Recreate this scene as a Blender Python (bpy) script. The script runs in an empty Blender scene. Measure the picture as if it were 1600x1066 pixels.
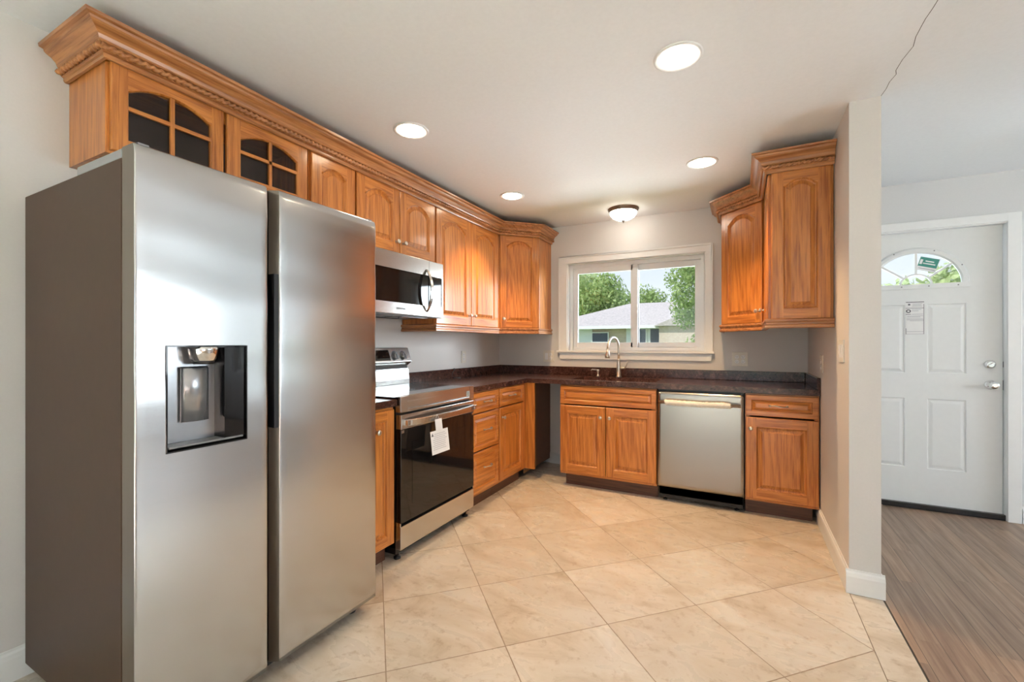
import bpy, bmesh, math, random
from mathutils import Vector, Matrix
S = bpy.context.scene
COL = S.collection
PI = math.pi
random.seed(11)

# ------------------------------------------------------------------ camera
cd = bpy.data.cameras.new('camera')
cam = bpy.data.objects.new('camera', cd); COL.objects.link(cam)
cam.location = (2.353, -4.203, 1.225)
cam.rotation_euler = (PI/2, 0, math.radians(27.60))
cd.sensor_fit = 'HORIZONTAL'; cd.sensor_width = 36.0
cd.lens = 686.5/1600*36
cd.shift_x = 0.0; cd.shift_y = 4.24/1600
cd.clip_start = 0.05; cd.clip_end = 300
S.camera = cam

# ------------------------------------------------------------------ exposure
S.view_settings.view_transform = 'Standard'
S.view_settings.look = 'None'
S.view_settings.exposure = 0.30
S.view_settings.gamma = 1.0
S.view_settings.use_curve_mapping = False

# ------------------------------------------------------------------ sky
w = bpy.data.worlds.new('sky'); S.world = w; w.use_nodes = True
wn, wl = w.node_tree.nodes, w.node_tree.links
bg = wn['Background']
tc = wn.new('ShaderNodeTexCoord'); sep = wn.new('ShaderNodeSeparateXYZ')
rmp = wn.new('ShaderNodeValToRGB')
wl.new(tc.outputs['Generated'], sep.inputs[0]); wl.new(sep.outputs['Z'], rmp.inputs[0])
rmp.color_ramp.elements[0].position = 0.0; rmp.color_ramp.elements[0].color = (0.93, 0.95, 1.0, 1)
rmp.color_ramp.elements[1].position = 0.6; rmp.color_ramp.elements[1].color = (0.42, 0.62, 1.0, 1)
wl.new(rmp.outputs[0], bg.inputs['Color']); bg.inputs['Strength'].default_value = .92

def lamp(name, typ, loc, rot, energy, color, **k):
    l = bpy.data.lights.new(name, typ); l.energy = energy; l.color = color
    for a, b in k.items(): setattr(l, a, b)
    o = bpy.data.objects.new(name, l); COL.objects.link(o); o.location = loc; o.rotation_euler = rot
    return o
lamp('sun', 'SUN', (0, -10, 20), (math.radians(38), 0, math.radians(-28)), 3.3, (1, .95, .87), angle=0.02)
# added spots outside patio door and window; floor patches behind viewer brighten the ceiling
lamp('bounce_spot_patio', 'SPOT', (-3.3, -16.6, 15.2), (0, 0, 0), 200000, (.84, .89, 1), spot_size=math.radians(14), spot_blend=.3, shadow_soft_size=.15)
bpy.data.objects['bounce_spot_patio'].rotation_euler = (Vector((1.9, -5.8, 0))-Vector((-3.3, -16.6, 15.2))).to_track_quat('-Z', 'Y').to_euler()
lamp('bounce_spot_window', 'SPOT', (.6, -16.6, 15.2), (0, 0, 0), 1300000, (.84, .89, 1), spot_size=math.radians(14), spot_blend=.3, shadow_soft_size=.15)
bpy.data.objects['bounce_spot_window'].rotation_euler = (Vector((5.6, -5.9, 0))-Vector((.6, -16.6, 15.2))).to_track_quat('-Z', 'Y').to_euler()
# added area lamps out of view, brightening left wall and ceiling through kitchen window
def aimed(name, loc, target, energy, color, sx, sy):
    o = lamp(name, 'AREA', loc, (0, 0, 0), energy, color, shape='RECTANGLE', size=sx, size_y=sy)
    o.rotation_euler = (Vector(target)-Vector(loc)).to_track_quat('-Z', 'Y').to_euler()
aimed('fill_kitchen_side', (4.3, 2.4, 1.9), (.4, -.8, 1.2), 330, (.80, .90, 1), 1.8, 1.8)
aimed('fill_kitchen_ground', (1.6, 3.4, -.25), (1.5, -1.5, 2.4), 330, (.88, .94, 1), 3.4, 1.2)
# added area lamps outside the unseen openings, in place of soft daylight
lamp('fill_patio', 'AREA', (1.9, -7.0, 1.1), (math.radians(95), 0, 0), 12, (.86, .91, 1), shape='RECTANGLE', size=2.3, size_y=2.0)
lamp('fill_side_window', 'AREA', (7.65, -1.5, 1.4), (math.radians(100), 0, PI/2), 105, (.86, .91, 1), shape='RECTANGLE', size=2.6, size_y=1.4)
CAN_EMIT = 18.0
CAN_WARM, CAN_SOFT = 72.0, 6.0
DOME_EMIT = 11.0

# ------------------------------------------------------------------ materials
class NT:
    def __init__(s, name):
        s.m = bpy.data.materials.new(name); s.m.use_nodes = True
        s.n = s.m.node_tree.nodes; s.l = s.m.node_tree.links
        s.b = s.n['Principled BSDF']; s.out = s.n['Material Output']
    def new(s, t, **k):
        n = s.n.new(t)
        for a, b in k.items(): setattr(n, a, b)
        return n
    def put(s, inp, v):
        if hasattr(v, 'links') or isinstance(v, bpy.types.NodeSocket): s.l.new(v, inp)
        else: inp.default_value = v
    def math(s, op, a, b=0.0, c=None):
        n = s.new('ShaderNodeMath', operation=op); s.put(n.inputs[0], a); s.put(n.inputs[1], b)
        if c is not None: s.put(n.inputs[2], c)
        return n.outputs[0]
    def coord(s, scale=(1, 1, 1), rot=(0, 0, 0), loc=(0, 0, 0), rnd=True):
        t = s.new('ShaderNodeTexCoord').outputs['Object']
        if rnd:
            oi = s.new('ShaderNodeObjectInfo')
            k = s.math('MULTIPLY', oi.outputs['Random'], 37.0)
            a = s.new('ShaderNodeVectorMath', operation='ADD'); s.l.new(t, a.inputs[0]); s.l.new(k, a.inputs[1]); t = a.outputs[0]
        mp = s.new('ShaderNodeMapping'); s.l.new(t, mp.inputs[0])
        mp.inputs['Scale'].default_value = scale; mp.inputs['Rotation'].default_value = rot; mp.inputs['Location'].default_value = loc
        return mp.outputs[0]
    def noise(s, vec, scale=1.0, detail=4, rough=.5, dist=0):
        n = s.new('ShaderNodeTexNoise'); s.l.new(vec, n.inputs['Vector'])
        n.inputs['Scale'].default_value = scale; n.inputs['Detail'].default_value = detail
        n.inputs['Roughness'].default_value = rough; n.inputs['Distortion'].default_value = dist
        return n.outputs['Fac']
    def ramp(s, fac, stops, interp='LINEAR'):
        r = s.new('ShaderNodeValToRGB'); s.put(r.inputs[0], fac); r.color_ramp.interpolation = interp
        e = r.color_ramp.elements
        while len(e) < len(stops): e.new(.5)
        for i, (p, c) in enumerate(stops):
            e[i].position = p; e[i].color = (*c, 1) if len(c) == 3 else c
        return r.outputs[0]
    def mix(s, fac, a, b, mode='MIX'):
        n = s.new('ShaderNodeMix', data_type='RGBA', blend_type=mode)
        s.put(n.inputs[0], fac); s.put(n.inputs[6], a if not isinstance(a, tuple) else (*a[:3], 1)); s.put(n.inputs[7], b if not isinstance(b, tuple) else (*b[:3], 1))
        return n.outputs[2]
    def bump(s, h, strength=.2, dist=.002):
        b = s.new('ShaderNodeBump'); b.inputs['Strength'].default_value = strength; b.inputs['Distance'].default_value = dist
        s.l.new(h, b.inputs['Height']); s.l.new(b.outputs[0], s.b.inputs['Normal'])
    def set(s, **k):
        for a, v in k.items():
            inp = s.b.inputs[a.replace('_', ' ')]
            if isinstance(v, tuple) and len(v) == 3: v = (*v, 1)
            s.put(inp, v)
        return s.m

def plain(name, c, rough=.5, metal=0, var=0.04, bump=0, scale=30, **k):
    t = NT(name)
    f = t.noise(t.coord((1, 1, 1)), scale, 3)
    col = t.ramp(f, [(.3, tuple(x*(1-var) for x in c)), (.7, tuple(min(1, x*(1+var)) for x in c))])
    t.set(Base_Color=col, Roughness=rough, Metallic=metal, **k)
    if bump: t.bump(f, bump, .001)
    return t.m

def emit(name, c, st):
    t = NT(name); t.set(Base_Color=(.9, .9, .9), Emission_Color=c, Emission_Strength=st); return t.m

def oak(name, axis, light=(.60, .225, .046), dark=(.36, .108, .017), rough=.3):
    t = NT(name)
    def sc(a, b): r = [a, a, a]; r['xyz'.index(axis)] = b; return tuple(r)
    v = t.coord(sc(7, .75))
    ww = t.new('ShaderNodeTexWave', wave_type='BANDS', bands_direction='DIAGONAL'); t.l.new(v, ww.inputs['Vector'])
    ww.inputs['Scale'].default_value = 1.5; ww.inputs['Distortion'].default_value = 16; ww.inputs['Detail'].default_value = 3
    ww.inputs['Detail Scale'].default_value = .7
    f1 = t.noise(t.coord(sc(62, 2.2)), 1, 6, .68, .6)
    f2 = t.noise(t.coord(sc(150, 5)), 1, 3, .6)
    mixf = t.math('ADD', t.math('MULTIPLY', ww.outputs['Fac'], .13), t.math('MULTIPLY', f1, .87))
    mid = tuple((a+b)/2 for a, b in zip(light, dark))
    c = t.ramp(mixf, [(.34, dark), (.46, mid), (.60, light)])
    pores = t.ramp(f2, [(.36, (.66, .55, .48)), (.46, (1, 1, 1))])
    c = t.mix(.8, c, pores, 'MULTIPLY')
    t.set(Base_Color=c, Roughness=rough, Coat_Weight=.35, Coat_Roughness=.12)
    t.bump(f2, .12, .0006)
    return t.m

M = {}
M['oak_v'] = oak('honey_oak_vertical', 'z')
M['oak_h'] = oak('honey_oak_horizontal', 'x')
M['oak_d'] = oak('honey_oak_deep', 'y')
M['oak_trim'] = oak('crown_oak', 'y', (.50, .215, .075), (.27, .095, .026), .38)
M['oak_trim_x'] = oak('crown_oak_cross', 'x', (.50, .215, .075), (.27, .095, .026), .38)
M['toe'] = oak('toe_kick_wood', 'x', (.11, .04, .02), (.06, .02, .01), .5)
M['laminate_side'] = plain('corner_side_laminate', (.15, .065, .03), .5, var=.1)
M['wall'] = plain('wall_paint', (.67, .655, .64), .6, var=.012, bump=.06, scale=120)
M['wall_cool'] = plain('hall_wall_paint', (.65, .66, .67), .6, var=.012, bump=.06, scale=120)
M['ceil'] = plain('ceiling_paint', (.83, .855, .88), .65, var=.015, bump=.15, scale=60)
M['white'] = plain('white_trim_paint', (.83, .84, .84), .35, var=.01)
M['vinyl'] = plain('white_vinyl', (.82, .84, .86), .4, var=.01)
M['door_white'] = plain('entry_door_paint', (.76, .78, .78), .38, var=.01)
M['black'] = plain('black_plastic', (.012, .012, .013), .35, var=.1)
M['black_gloss'] = plain('black_glass', (.008, .007, .007), .05, var=.05)
M['mesh_glass'] = plain('oven_window', (.010, .007, .006), .04, var=.05)
M['dark_glass'] = plain('dark_cabinet_inside', (.14, .115, .105), .6, var=.1)
M['nickel'] = plain('brushed_nickel', (.62, .58, .52), .28, 1.0)
M['chrome'] = plain('chrome', (.8, .8, .8), .08, 1.0)
M['bronze'] = plain('aged_nickel_band', (.22, .185, .16), .4, .8)
M['plate'] = plain('outlet_plate', (.72, .69, .62), .35, var=.01)
M['grout'] = plain('grout', (.24, .18, .13), .8)
M['slot'] = plain('outlet_slot', (.05, .045, .04), .5)
M['paper'] = plain('paper', (.80, .80, .80), .8, var=.02)
M['ink'] = plain('print_ink', (.10, .10, .12), .7)
M['greyink'] = plain('light_print_ink', (.42, .42, .46), .7)
M['green'] = plain('green_sticker', (.05, .27, .22), .5)
M['foam'] = plain('foam_wrap', (.78, .75, .68), .7, var=.08, bump=.6, scale=60)
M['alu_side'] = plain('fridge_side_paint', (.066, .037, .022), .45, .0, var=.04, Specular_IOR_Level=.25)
M['grey_plastic'] = plain('grey_plastic', (.20, .20, .21), .4)
M['silver_plastic'] = plain('silver_plastic', (.40, .41, .43), .22, .7)
M['led'] = emit('lamp_lens', (1, .84, .62, 1), CAN_EMIT)
M['cable'] = plain('black_cable', (.01, .01, .01), .4)
M['bark'] = plain('bark', (.10, .07, .05), .9, var=.3)

def steel(name, axis, base=(.60, .59, .57), rough=.24, metal=1.0, b=.05):
    t = NT(name)
    def sc(a, c): r = [a, a, a]; r['xyz'.index(axis)] = c; return tuple(r)
    f = t.noise(t.coord(sc(900, 3)), 1, 2)
    f2 = t.noise(t.coord((1.2, 1.2, 2.4)), 1, 2)
    r = t.math('ADD', t.math('MULTIPLY', f, .10 if b > .02 else .0), rough-.05)
    t.set(Base_Color=base, Metallic=metal, Roughness=r)
    bb = t.new('ShaderNodeBump'); bb.inputs['Strength'].default_value = b; bb.inputs['Distance'].default_value = .0004
    t.l.new(f, bb.inputs['Height'])
    t.l.new(bb.outputs[0], t.b.inputs['Normal'])
    return t.m
M['steel'] = steel('brushed_steel', 'x')
M['steel_fridge'] = steel('fridge_steel', 'x', (.56, .56, .56), .20)
M['steel_side'] = steel('fridge_door_edge', 'z', (.27, .235, .20), .36)
M['steel_sink'] = steel('sink_steel', 'x', (.66, .63, .60), .25)

def glass(name, tint=(1, 1, 1), refl=.08):
    t = NT(name)
    tr = t.new('ShaderNodeBsdfTransparent'); tr.inputs[0].default_value = (*tint, 1)
    gl = t.new('ShaderNodeBsdfGlossy'); gl.inputs['Roughness'].default_value = .02
    fr = t.new('ShaderNodeLayerWeight'); fr.inputs[0].default_value = .5
    fac = t.math('ADD', t.math('MULTIPLY', t.math('POWER', fr.outputs['Facing'], 4.0), .6), .03)
    mx = t.new('ShaderNodeMixShader')
    t.l.new(fac, mx.inputs[0]); t.l.new(tr.outputs[0], mx.inputs[1]); t.l.new(gl.outputs[0], mx.inputs[2])
    t.l.new(mx.outputs[0], t.out.inputs['Surface'])
    return t.m
M['glass'] = glass('window_glass', (.97, .99, .98))
M['smoke_glass'] = glass('cabinet_glass', (.75, .72, .70))

def dome_mat():
    t = NT('alabaster_glass')
    v = t.coord((9, 9, 9)); f = t.noise(v, 1, 3, .5, 1.0)
    c = t.ramp(f, [(.35, (1, .88, .70)), (.65, (1, .95, .86))])
    t.set(Base_Color=c, Roughness=.3, Emission_Color=c, Emission_Strength=DOME_EMIT)
    return t.m
M['dome'] = dome_mat()

def counter_mat():
    t = NT('brown_speckled_laminate')
    f1 = t.noise(t.coord((1, 1, 1), rnd=False), 130, 3, .7)
    f2 = t.noise(t.coord((1, 1, 1), rnd=False), 26, 3, .6, 1.2)
    c1 = t.ramp(f2, [(.35, (.040, .017, .013)), (.55, (.085, .036, .027)), (.7, (.15, .075, .058))])
    c2 = t.ramp(f1, [(.40, (.45, .4, .4)), (.55, (1, 1, 1)), (.68, (1.7, 1.5, 1.4))])
    t.set(Base_Color=t.mix(.8, c1, c2, 'MULTIPLY'), Roughness=.16)
    return t.m
M['counter'] = counter_mat()

def tile_mat(name, diag=True, s=.4655, ox=1.505, oy=-1.980):
    t = NT(name)
    tcn = t.new('ShaderNodeTexCoord').outputs['Object']
    sp = t.new('ShaderNodeSeparateXYZ'); t.l.new(tcn, sp.inputs[0])
    x = t.math('SUBTRACT', sp.outputs[0], ox); y = t.math('SUBTRACT', sp.outputs[1], oy)
    if diag:
        k = 1/math.sqrt(2)/s
        u = t.math('MULTIPLY', t.math('ADD', x, y), k); v = t.math('MULTIPLY', t.math('SUBTRACT', x, y), k)
    else:
        u = t.math('MULTIPLY', x, .37); v = t.math('MULTIPLY', y, 1/s)
    def line(a):
        fr = t.math('FRACT', a); d = t.math('MINIMUM', fr, t.math('SUBTRACT', 1.0, fr))
        return d
    d = line(v) if not diag else t.math('MINIMUM', line(u), line(v))
    g = t.new('ShaderNodeMapRange'); t.l.new(d, g.inputs[0]); g.inputs[1].default_value = .0030; g.inputs[2].default_value = .0062
    cmb = t.new('ShaderNodeCombineXYZ'); t.l.new(t.math('FLOOR', u), cmb.inputs[0]); t.l.new(t.math('FLOOR', v), cmb.inputs[1])
    wn_ = t.new('ShaderNodeTexWhiteNoise', noise_dimensions='3D'); t.l.new(cmb.outputs[0], wn_.inputs[0])
    off = t.new('ShaderNodeVectorMath', operation='SCALE'); t.l.new(wn_.outputs['Color'], off.inputs[0]); off.inputs[3].default_value = 20
    ad = t.new('ShaderNodeVectorMath', operation='ADD'); t.l.new(off.outputs[0], ad.inputs[0]); t.l.new(tcn, ad.inputs[1])
    mp = t.new('ShaderNodeMapping'); t.l.new(ad.outputs[0], mp.inputs[0]); mp.inputs['Scale'].default_value = (2.2, 4.5, 1); mp.inputs['Rotation'].default_value = (0, 0, .6)
    f1 = t.noise(mp.outputs[0], 1.3, 6, .62, 1.0)
    f2 = t.noise(ad.outputs[0], 26, 4, .6)
    base = t.ramp(f1, [(.28, (.47, .385, .29)), (.45, (.61, .535, .445)), (.62, (.68, .625, .55))])
    spots = t.ramp(f2, [(.30, (.66, .56, .46)), (.44, (1, 1, 1))])
    base = t.mix(.55, base, spots, 'MULTIPLY')
    tint = t.ramp(wn_.outputs['Value'], [(0, (.84, .80, .74)), (1, (1, 1, 1))])
    base = t.mix(.8, base, tint, 'MULTIPLY')
    t.set(Base_Color=t.mix(g.outputs[0], (.30, .22, .15), base), Roughness=t.ramp(f1, [(.3, (.42,)*3), (.6, (.25,)*3)]))
    hb = t.math('ADD', t.math('MULTIPLY', g.outputs[0], 1.0), t.math('MULTIPLY', f2, .08))
    t.bump(hb, .4, .0015)
    return t.m
M['tile'] = tile_mat('travertine_tile')
M['tile_border'] = tile_mat('travertine_border', False, .62, 2.8, -2.15)

def plank_mat():
    t = NT('stained_oak_floorboards')
    tcn = t.new('ShaderNodeTexCoord').outputs['Object']
    sp = t.new('ShaderNodeSeparateXYZ'); t.l.new(tcn, sp.inputs[0])
    u = t.math('MULTIPLY', sp.outputs[0], 1/.083)
    iu = t.math('FLOOR', u)
    w1 = t.new('ShaderNodeTexWhiteNoise', noise_dimensions='1D'); t.l.new(iu, w1.inputs['W'])
    v = t.math('ADD', t.math('MULTIPLY', sp.outputs[1], 1/1.1), t.math('MULTIPLY', w1.outputs['Value'], 7.0))
    iv = t.math('FLOOR', v)
    cmb = t.new('ShaderNodeCombineXYZ'); t.l.new(iu, cmb.inputs[0]); t.l.new(iv, cmb.inputs[1])
    w2 = t.new('ShaderNodeTexWhiteNoise', noise_dimensions='3D'); t.l.new(cmb.outputs[0], w2.inputs[0])
    off = t.new('ShaderNodeVectorMath', operation='SCALE'); t.l.new(w2.outputs['Color'], off.inputs[0]); off.inputs[3].default_value = 30
    ad = t.new('ShaderNodeVectorMath', operation='ADD'); t.l.new(off.outputs[0], ad.inputs[0]); t.l.new(tcn, ad.inputs[1])
    mp = t.new('ShaderNodeMapping'); t.l.new(ad.outputs[0], mp.inputs[0]); mp.inputs['Scale'].default_value = (7, .55, 1)
    ww = t.new('ShaderNodeTexWave', wave_type='BANDS', bands_direction='X'); t.l.new(mp.outputs[0], ww.inputs[0])
    ww.inputs['Scale'].default_value = .8; ww.inputs['Distortion'].default_value = 14; ww.inputs['Detail'].default_value = 3; ww.inputs['Detail Scale'].default_value = .6
    mp2 = t.new('ShaderNodeMapping'); t.l.new(ad.outputs[0], mp2.inputs[0]); mp2.inputs['Scale'].default_value = (110, 4, 1)
    f2 = t.noise(mp2.outputs[0], 1, 4, .6)
    f3_ = t.new('ShaderNodeMapping'); t.l.new(ad.outputs[0], f3_.inputs[0]); f3_.inputs['Scale'].default_value = (28, 1.6, 1)
    f3 = t.noise(f3_.outputs[0], 1, 5, .65, 1.6)
    fac = t.math('ADD', t.math('MULTIPLY', ww.outputs['Fac'], .10), t.math('ADD', t.math('MULTIPLY', f2, .35), t.math('MULTIPLY', f3, .55)))
    c = t.ramp(fac, [(.30, (.17, .105, .07)), (.5, (.28, .19, .135)), (.72, (.40, .29, .21))])
    tint = t.ramp(w2.outputs['Value'], [(0, (.78, .76, .75)), (.5, (.95, .94, .92)), (1, (1.12, 1.07, 1.0))])
    c = t.mix(1, c, tint, 'MULTIPLY')
    fr = t.math('FRACT', u); d = t.math('MINIMUM', fr, t.math('SUBTRACT', 1.0, fr))
    g = t.new('ShaderNodeMapRange'); t.l.new(d, g.inputs[0]); g.inputs[1].default_value = .004; g.inputs[2].default_value = .02
    t.set(Base_Color=t.mix(g.outputs[0], (.05, .032, .02), c), Roughness=.36)
    t.bump(t.math('ADD', g.outputs[0], t.math('MULTIPLY', f2, .2)), .2, .0008)
    return t.m
M['planks'] = plank_mat()

def leaf_mat(name, a, b):
    t = NT(name); f = t.noise(t.coord((1, 1, 1)), 2.2, 4)
    c = t.ramp(f, [(.3, a), (.7, b)])
    t.set(Base_Color=c, Roughness=.6, Subsurface_Weight=0.0)
    tr = t.new('ShaderNodeBsdfTranslucent'); t.l.new(c, tr.inputs[0])
    mx = t.new('ShaderNodeMixShader'); mx.inputs[0].default_value = .35
    t.l.new(t.b.outputs[0], mx.inputs[1]); t.l.new(tr.outputs[0], mx.inputs[2]); t.l.new(mx.outputs[0], t.out.inputs['Surface'])
    return t.m
M['leaf'] = leaf_mat('leaves', (.22, .34, .09), (.52, .62, .24))
M['leaf_pale'] = leaf_mat('pale_leaves', (.50, .60, .28), (.72, .80, .45))
M['grass'] = plain('grass', (.20, .30, .09), .9, var=.3, scale=3)
def brick_mat():
    t = NT('tan_brick'); b = t.new('ShaderNodeTexBrick'); t.l.new(t.coord((1, 1, 1), rot=(PI/2, 0, 0), rnd=False), b.inputs[0])
    b.inputs['Color1'].default_value = (.60, .45, .36, 1); b.inputs['Color2'].default_value = (.68, .54, .44, 1); b.inputs['Mortar'].default_value = (.7, .65, .6, 1)
    b.inputs['Scale'].default_value = 4
    t.set(Base_Color=b.outputs[0], Roughness=.9); return t.m
M['brick'] = brick_mat()
M['shingle'] = plain('roof_shingles', (.52, .455, .43), .9, var=.15, scale=8)
M['siding'] = plain('white_siding', (.85, .85, .85), .7, var=.02)
M['house_glass'] = plain('house_window_glass', (.06, .08, .11), .1)

# ------------------------------------------------------------------ mesh builder
class MB:
    def __init__(s): s.v = []; s.f = []; s.m = []; s.s = []
    def add(s, verts, faces, mi=0, sm=False):
        b = len(s.v); s.v += [tuple(v) for v in verts]
        for f in faces: s.f.append([b+i for i in f]); s.m.append(mi); s.s.append(sm)
        return s
    def box(s, x0, x1, y0, y1, z0, z1, mi=0):
        x0, x1 = sorted((x0, x1)); y0, y1 = sorted((y0, y1)); z0, z1 = sorted((z0, z1))
        v = [(x, y, z) for z in (z0, z1) for y in (y0, y1) for x in (x0, x1)]
        return s.add(v, [(0, 2, 3, 1), (4, 5, 7, 6), (0, 1, 5, 4), (2, 6, 7, 3), (0, 4, 6, 2), (1, 3, 7, 5)], mi)
    def prism(s, pts, vec, mi=0, sm=False):
        n = len(pts); a = [Vector(p) for p in pts]; b = [p+Vector(vec) for p in a]
        s.add(a+b, [list(range(n))[::-1], list(range(n, 2*n))], mi)
        s.add(a+b, [(i, (i+1) % n, n+(i+1) % n, n+i) for i in range(n)], mi, sm)
        return s
    def loft(s, rings, closed=True, caps=True, mi=0, sm=True):
        n = len(rings[0]); vs = [p for r in rings for p in r]; fs = []
        for i in range(len(rings)-1):
            for j in range(n if closed else n-1):
                k = (j+1) % n; fs.append((i*n+j, i*n+k, (i+1)*n+k, (i+1)*n+j))
        s.add(vs, fs, mi, sm)
        if caps and closed:
            s.add(rings[0], [list(range(n))[::-1]], mi); s.add(rings[-1], [list(range(n))], mi)
        return s
    def tube(s, pts, r, n=10, mi=0, flat=1.0):
        pts = [Vector(p) for p in pts]; rings = []
        if not isinstance(r, (list, tuple)): r = [r]*len(pts)
        up = None
        for i, p in enumerate(pts):
            d = (pts[min(i+1, len(pts)-1)]-pts[max(i-1, 0)]).normalized()
            if up is None:
                up = Vector((0, 0, 1)) if abs(d.z) < .9 else Vector((1, 0, 0))
            a = (up-d*up.dot(d)).normalized(); b = d.cross(a); up = a
            rings.append([p+a*math.cos(2*PI*j/n)*r[i]*flat+b*math.sin(2*PI*j/n)*r[i] for j in range(n)])
        return s.loft(rings, mi=mi)
    def lathe(s, prof, c=(0, 0, 0), axis='z', n=20, mi=0, caps=True):
        rings = []
        for r, h in prof:
            ring = []
            for j in range(n):
                a = 2*PI*j/n; u, v_ = r*math.cos(a), r*math.sin(a)
                p = {'z': (u, v_, h), 'y': (u, h, v_), 'x': (h, u, v_)}[axis]
                ring.append((c[0]+p[0], c[1]+p[1], c[2]+p[2]))
            rings.append(ring)
        return s.loft(rings, mi=mi, caps=caps)
    def build(s, name, mats, parent=None, loc=None, rotz=0, bevel=0, seg=2, recalc=True):
        me = bpy.data.meshes.new(name)
        if not isinstance(mats, (list, tuple)): mats = [mats]
        bm = bmesh.new()
        vs = [bm.verts.new(v) for v in s.v]
        for f, mi, sm in zip(s.f, s.m, s.s):
            try: q = bm.faces.new([vs[i] for i in f])
            except ValueError: continue
            q.material_index = mi; q.smooth = sm
        bmesh.ops.remove_doubles(bm, verts=bm.verts, dist=1e-5)
        if recalc: bmesh.ops.recalc_face_normals(bm, faces=bm.faces)
        bm.to_mesh(me); bm.free()
        for m in mats: me.materials.append(M[m] if isinstance(m, str) else m)
        o = bpy.data.objects.new(name, me); COL.objects.link(o)
        if parent: o.parent = parent
        if loc: o.location = loc
        o.rotation_euler = (0, 0, rotz)
        if bevel:
            b = o.modifiers.new('bevel', 'BEVEL'); b.width = bevel; b.segments = seg; b.limit_method = 'ANGLE'; b.angle_limit = math.radians(40)
        return o

def tag(o, label=None, cat=None, group=None, kind=None):
    if label: o['label'] = label
    if cat: o['category'] = cat
    if group: o['group'] = group
    if kind: o['kind'] = kind
    return o
def empty(name, loc=(0, 0, 0), rotz=0):
    o = bpy.data.objects.new(name, None); COL.objects.link(o); o.location = loc; o.rotation_euler = (0, 0, rotz)
    o.empty_display_size = .1
    return o
def copy_tree(o, parent=None):
    c = o.copy(); COL.objects.link(c)
    if parent: c.parent = parent
    for ch in [x for x in bpy.data.objects if x.parent == o]: copy_tree(ch, c)
    return c
def text_mesh(body, size, mat, parent, mtx, name='lettering', depth=.0006):
    cu = bpy.data.curves.new('t', 'FONT'); cu.body = body; cu.size = size; cu.extrude = depth
    cu.align_x = 'CENTER'; cu.align_y = 'CENTER'
    t = bpy.data.objects.new('t', cu); COL.objects.link(t)
    me = bpy.data.meshes.new_from_object(t.evaluated_get(bpy.context.evaluated_depsgraph_get()))
    bpy.data.objects.remove(t)
    me.transform(mtx); me.materials.clear(); me.materials.append(M[mat])
    o = bpy.data.objects.new(name, me); COL.objects.link(o); o.parent = parent
    return o

# ------------------------------------------------------------------ setting
XR, TW, YE, H = 2.8223, 0.125, -1.511, 2.417
XL = XR+TW
YS, XE, YN = -6.6, 7.2, 0.06      # south wall, east wall, hall north wall face
def wall_holes(name, axis, a0, a1, t0, t1, z0, z1, holes, mat, label):
    mb = MB(); cuts = sorted({a0, a1, *[h[0] for h in holes], *[h[1] for h in holes]})
    for p, q in zip(cuts, cuts[1:]):
        segs = [(z0, z1)]
        for h in holes:
            if h[0] <= p+1e-6 and h[1] >= q-1e-6:
                ns = []
                for s0, s1 in segs:
                    if h[2] > s0: ns.append((s0, min(s1, h[2])))
                    if h[3] < s1: ns.append((max(s0, h[3]), s1))
                segs = ns
        for s0, s1 in segs:
            if axis == 'x': mb.box(p, q, t0, t1, s0, s1)
            else: mb.box(t0, t1, p, q, s0, s1)
    return tag(mb.build(name, mat), label, kind='structure')
wall_holes('wall_left', 'y', YS-.15, .15, -.14, 0, -.3, H+.2, [], 'wall', 'warm white painted kitchen wall on the left')
wall_holes('wall_back', 'x', 0, XL-.02, 0, .16, -.3, H+.2, [(.79, 2.07, 1.155, 2.03)], 'wall', 'warm white kitchen wall around the window')
wall_holes('wall_hall', 'x', XL-.02, XE+.14, YN, .16+YN, -.3, H+.2, [(3.03, 3.98, 0, 2.07), (5.0, 6.7, .75, 2.1)], 'wall_cool', 'white hall wall around the entry door')
wall_holes('wall_right', 'y', YE, .06, XR, XL, 0, H, [], 'wall', 'white stub wall between kitchen and hall')
wall_holes('wall_east', 'y', YS-.15, .2, XE, XE+.14, -.3, H+.2, [(-2.8, -.2, .7, 2.1)], 'wall_cool', 'far side wall of the living room')
wall_holes('wall_south', 'x', -.14, XE+.14, YS-.15, YS, -.3, H+.2, [(.7, 3.1, 0, 2.1), (4.2, 6.6, .7, 2.1)], 'wall_cool', 'wall behind the viewer with patio door opening')
tag(MB().box(-.14, XE+.14, YS-.15, .22, H, H+.2).build('ceiling', 'ceil'), 'smooth off-white ceiling', kind='structure')
tag(MB().box(0, XR, YE, 0, -.3, 0).box(0, XR-.0015, YS, YE, -.3, 0).build('floor', 'tile'), 'diagonal beige travertine tile floor', kind='structure')
tag(MB().box(XR+.0020, XR+.128, YS, YE, -.3, 0).box(XR, XR+.1, YE, 0, -.3, 0).build('floor', 'tile_border'), 'straight travertine border strip at the opening', kind='structure')
tag(MB().box(XR+.136, XE, YS, YE, -.3, 0).box(XR+.1, XE, YE, .2, -.3, 0).build('floor', 'planks'), 'stained hardwood floor of the hall', kind='structure')
tag(MB().box(XR+.128, XR+.136, YS, YE, -.3, -.004).build('trim_1', 'slot'), 'dark gap between tile and hardwood', kind='structure')
tag(MB().box(XR-.0015, XR+.0020, YS, YE, -.3, -.001).build('trim_2', 'grout'), 'grout joint along the tile border', kind='structure')
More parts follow.
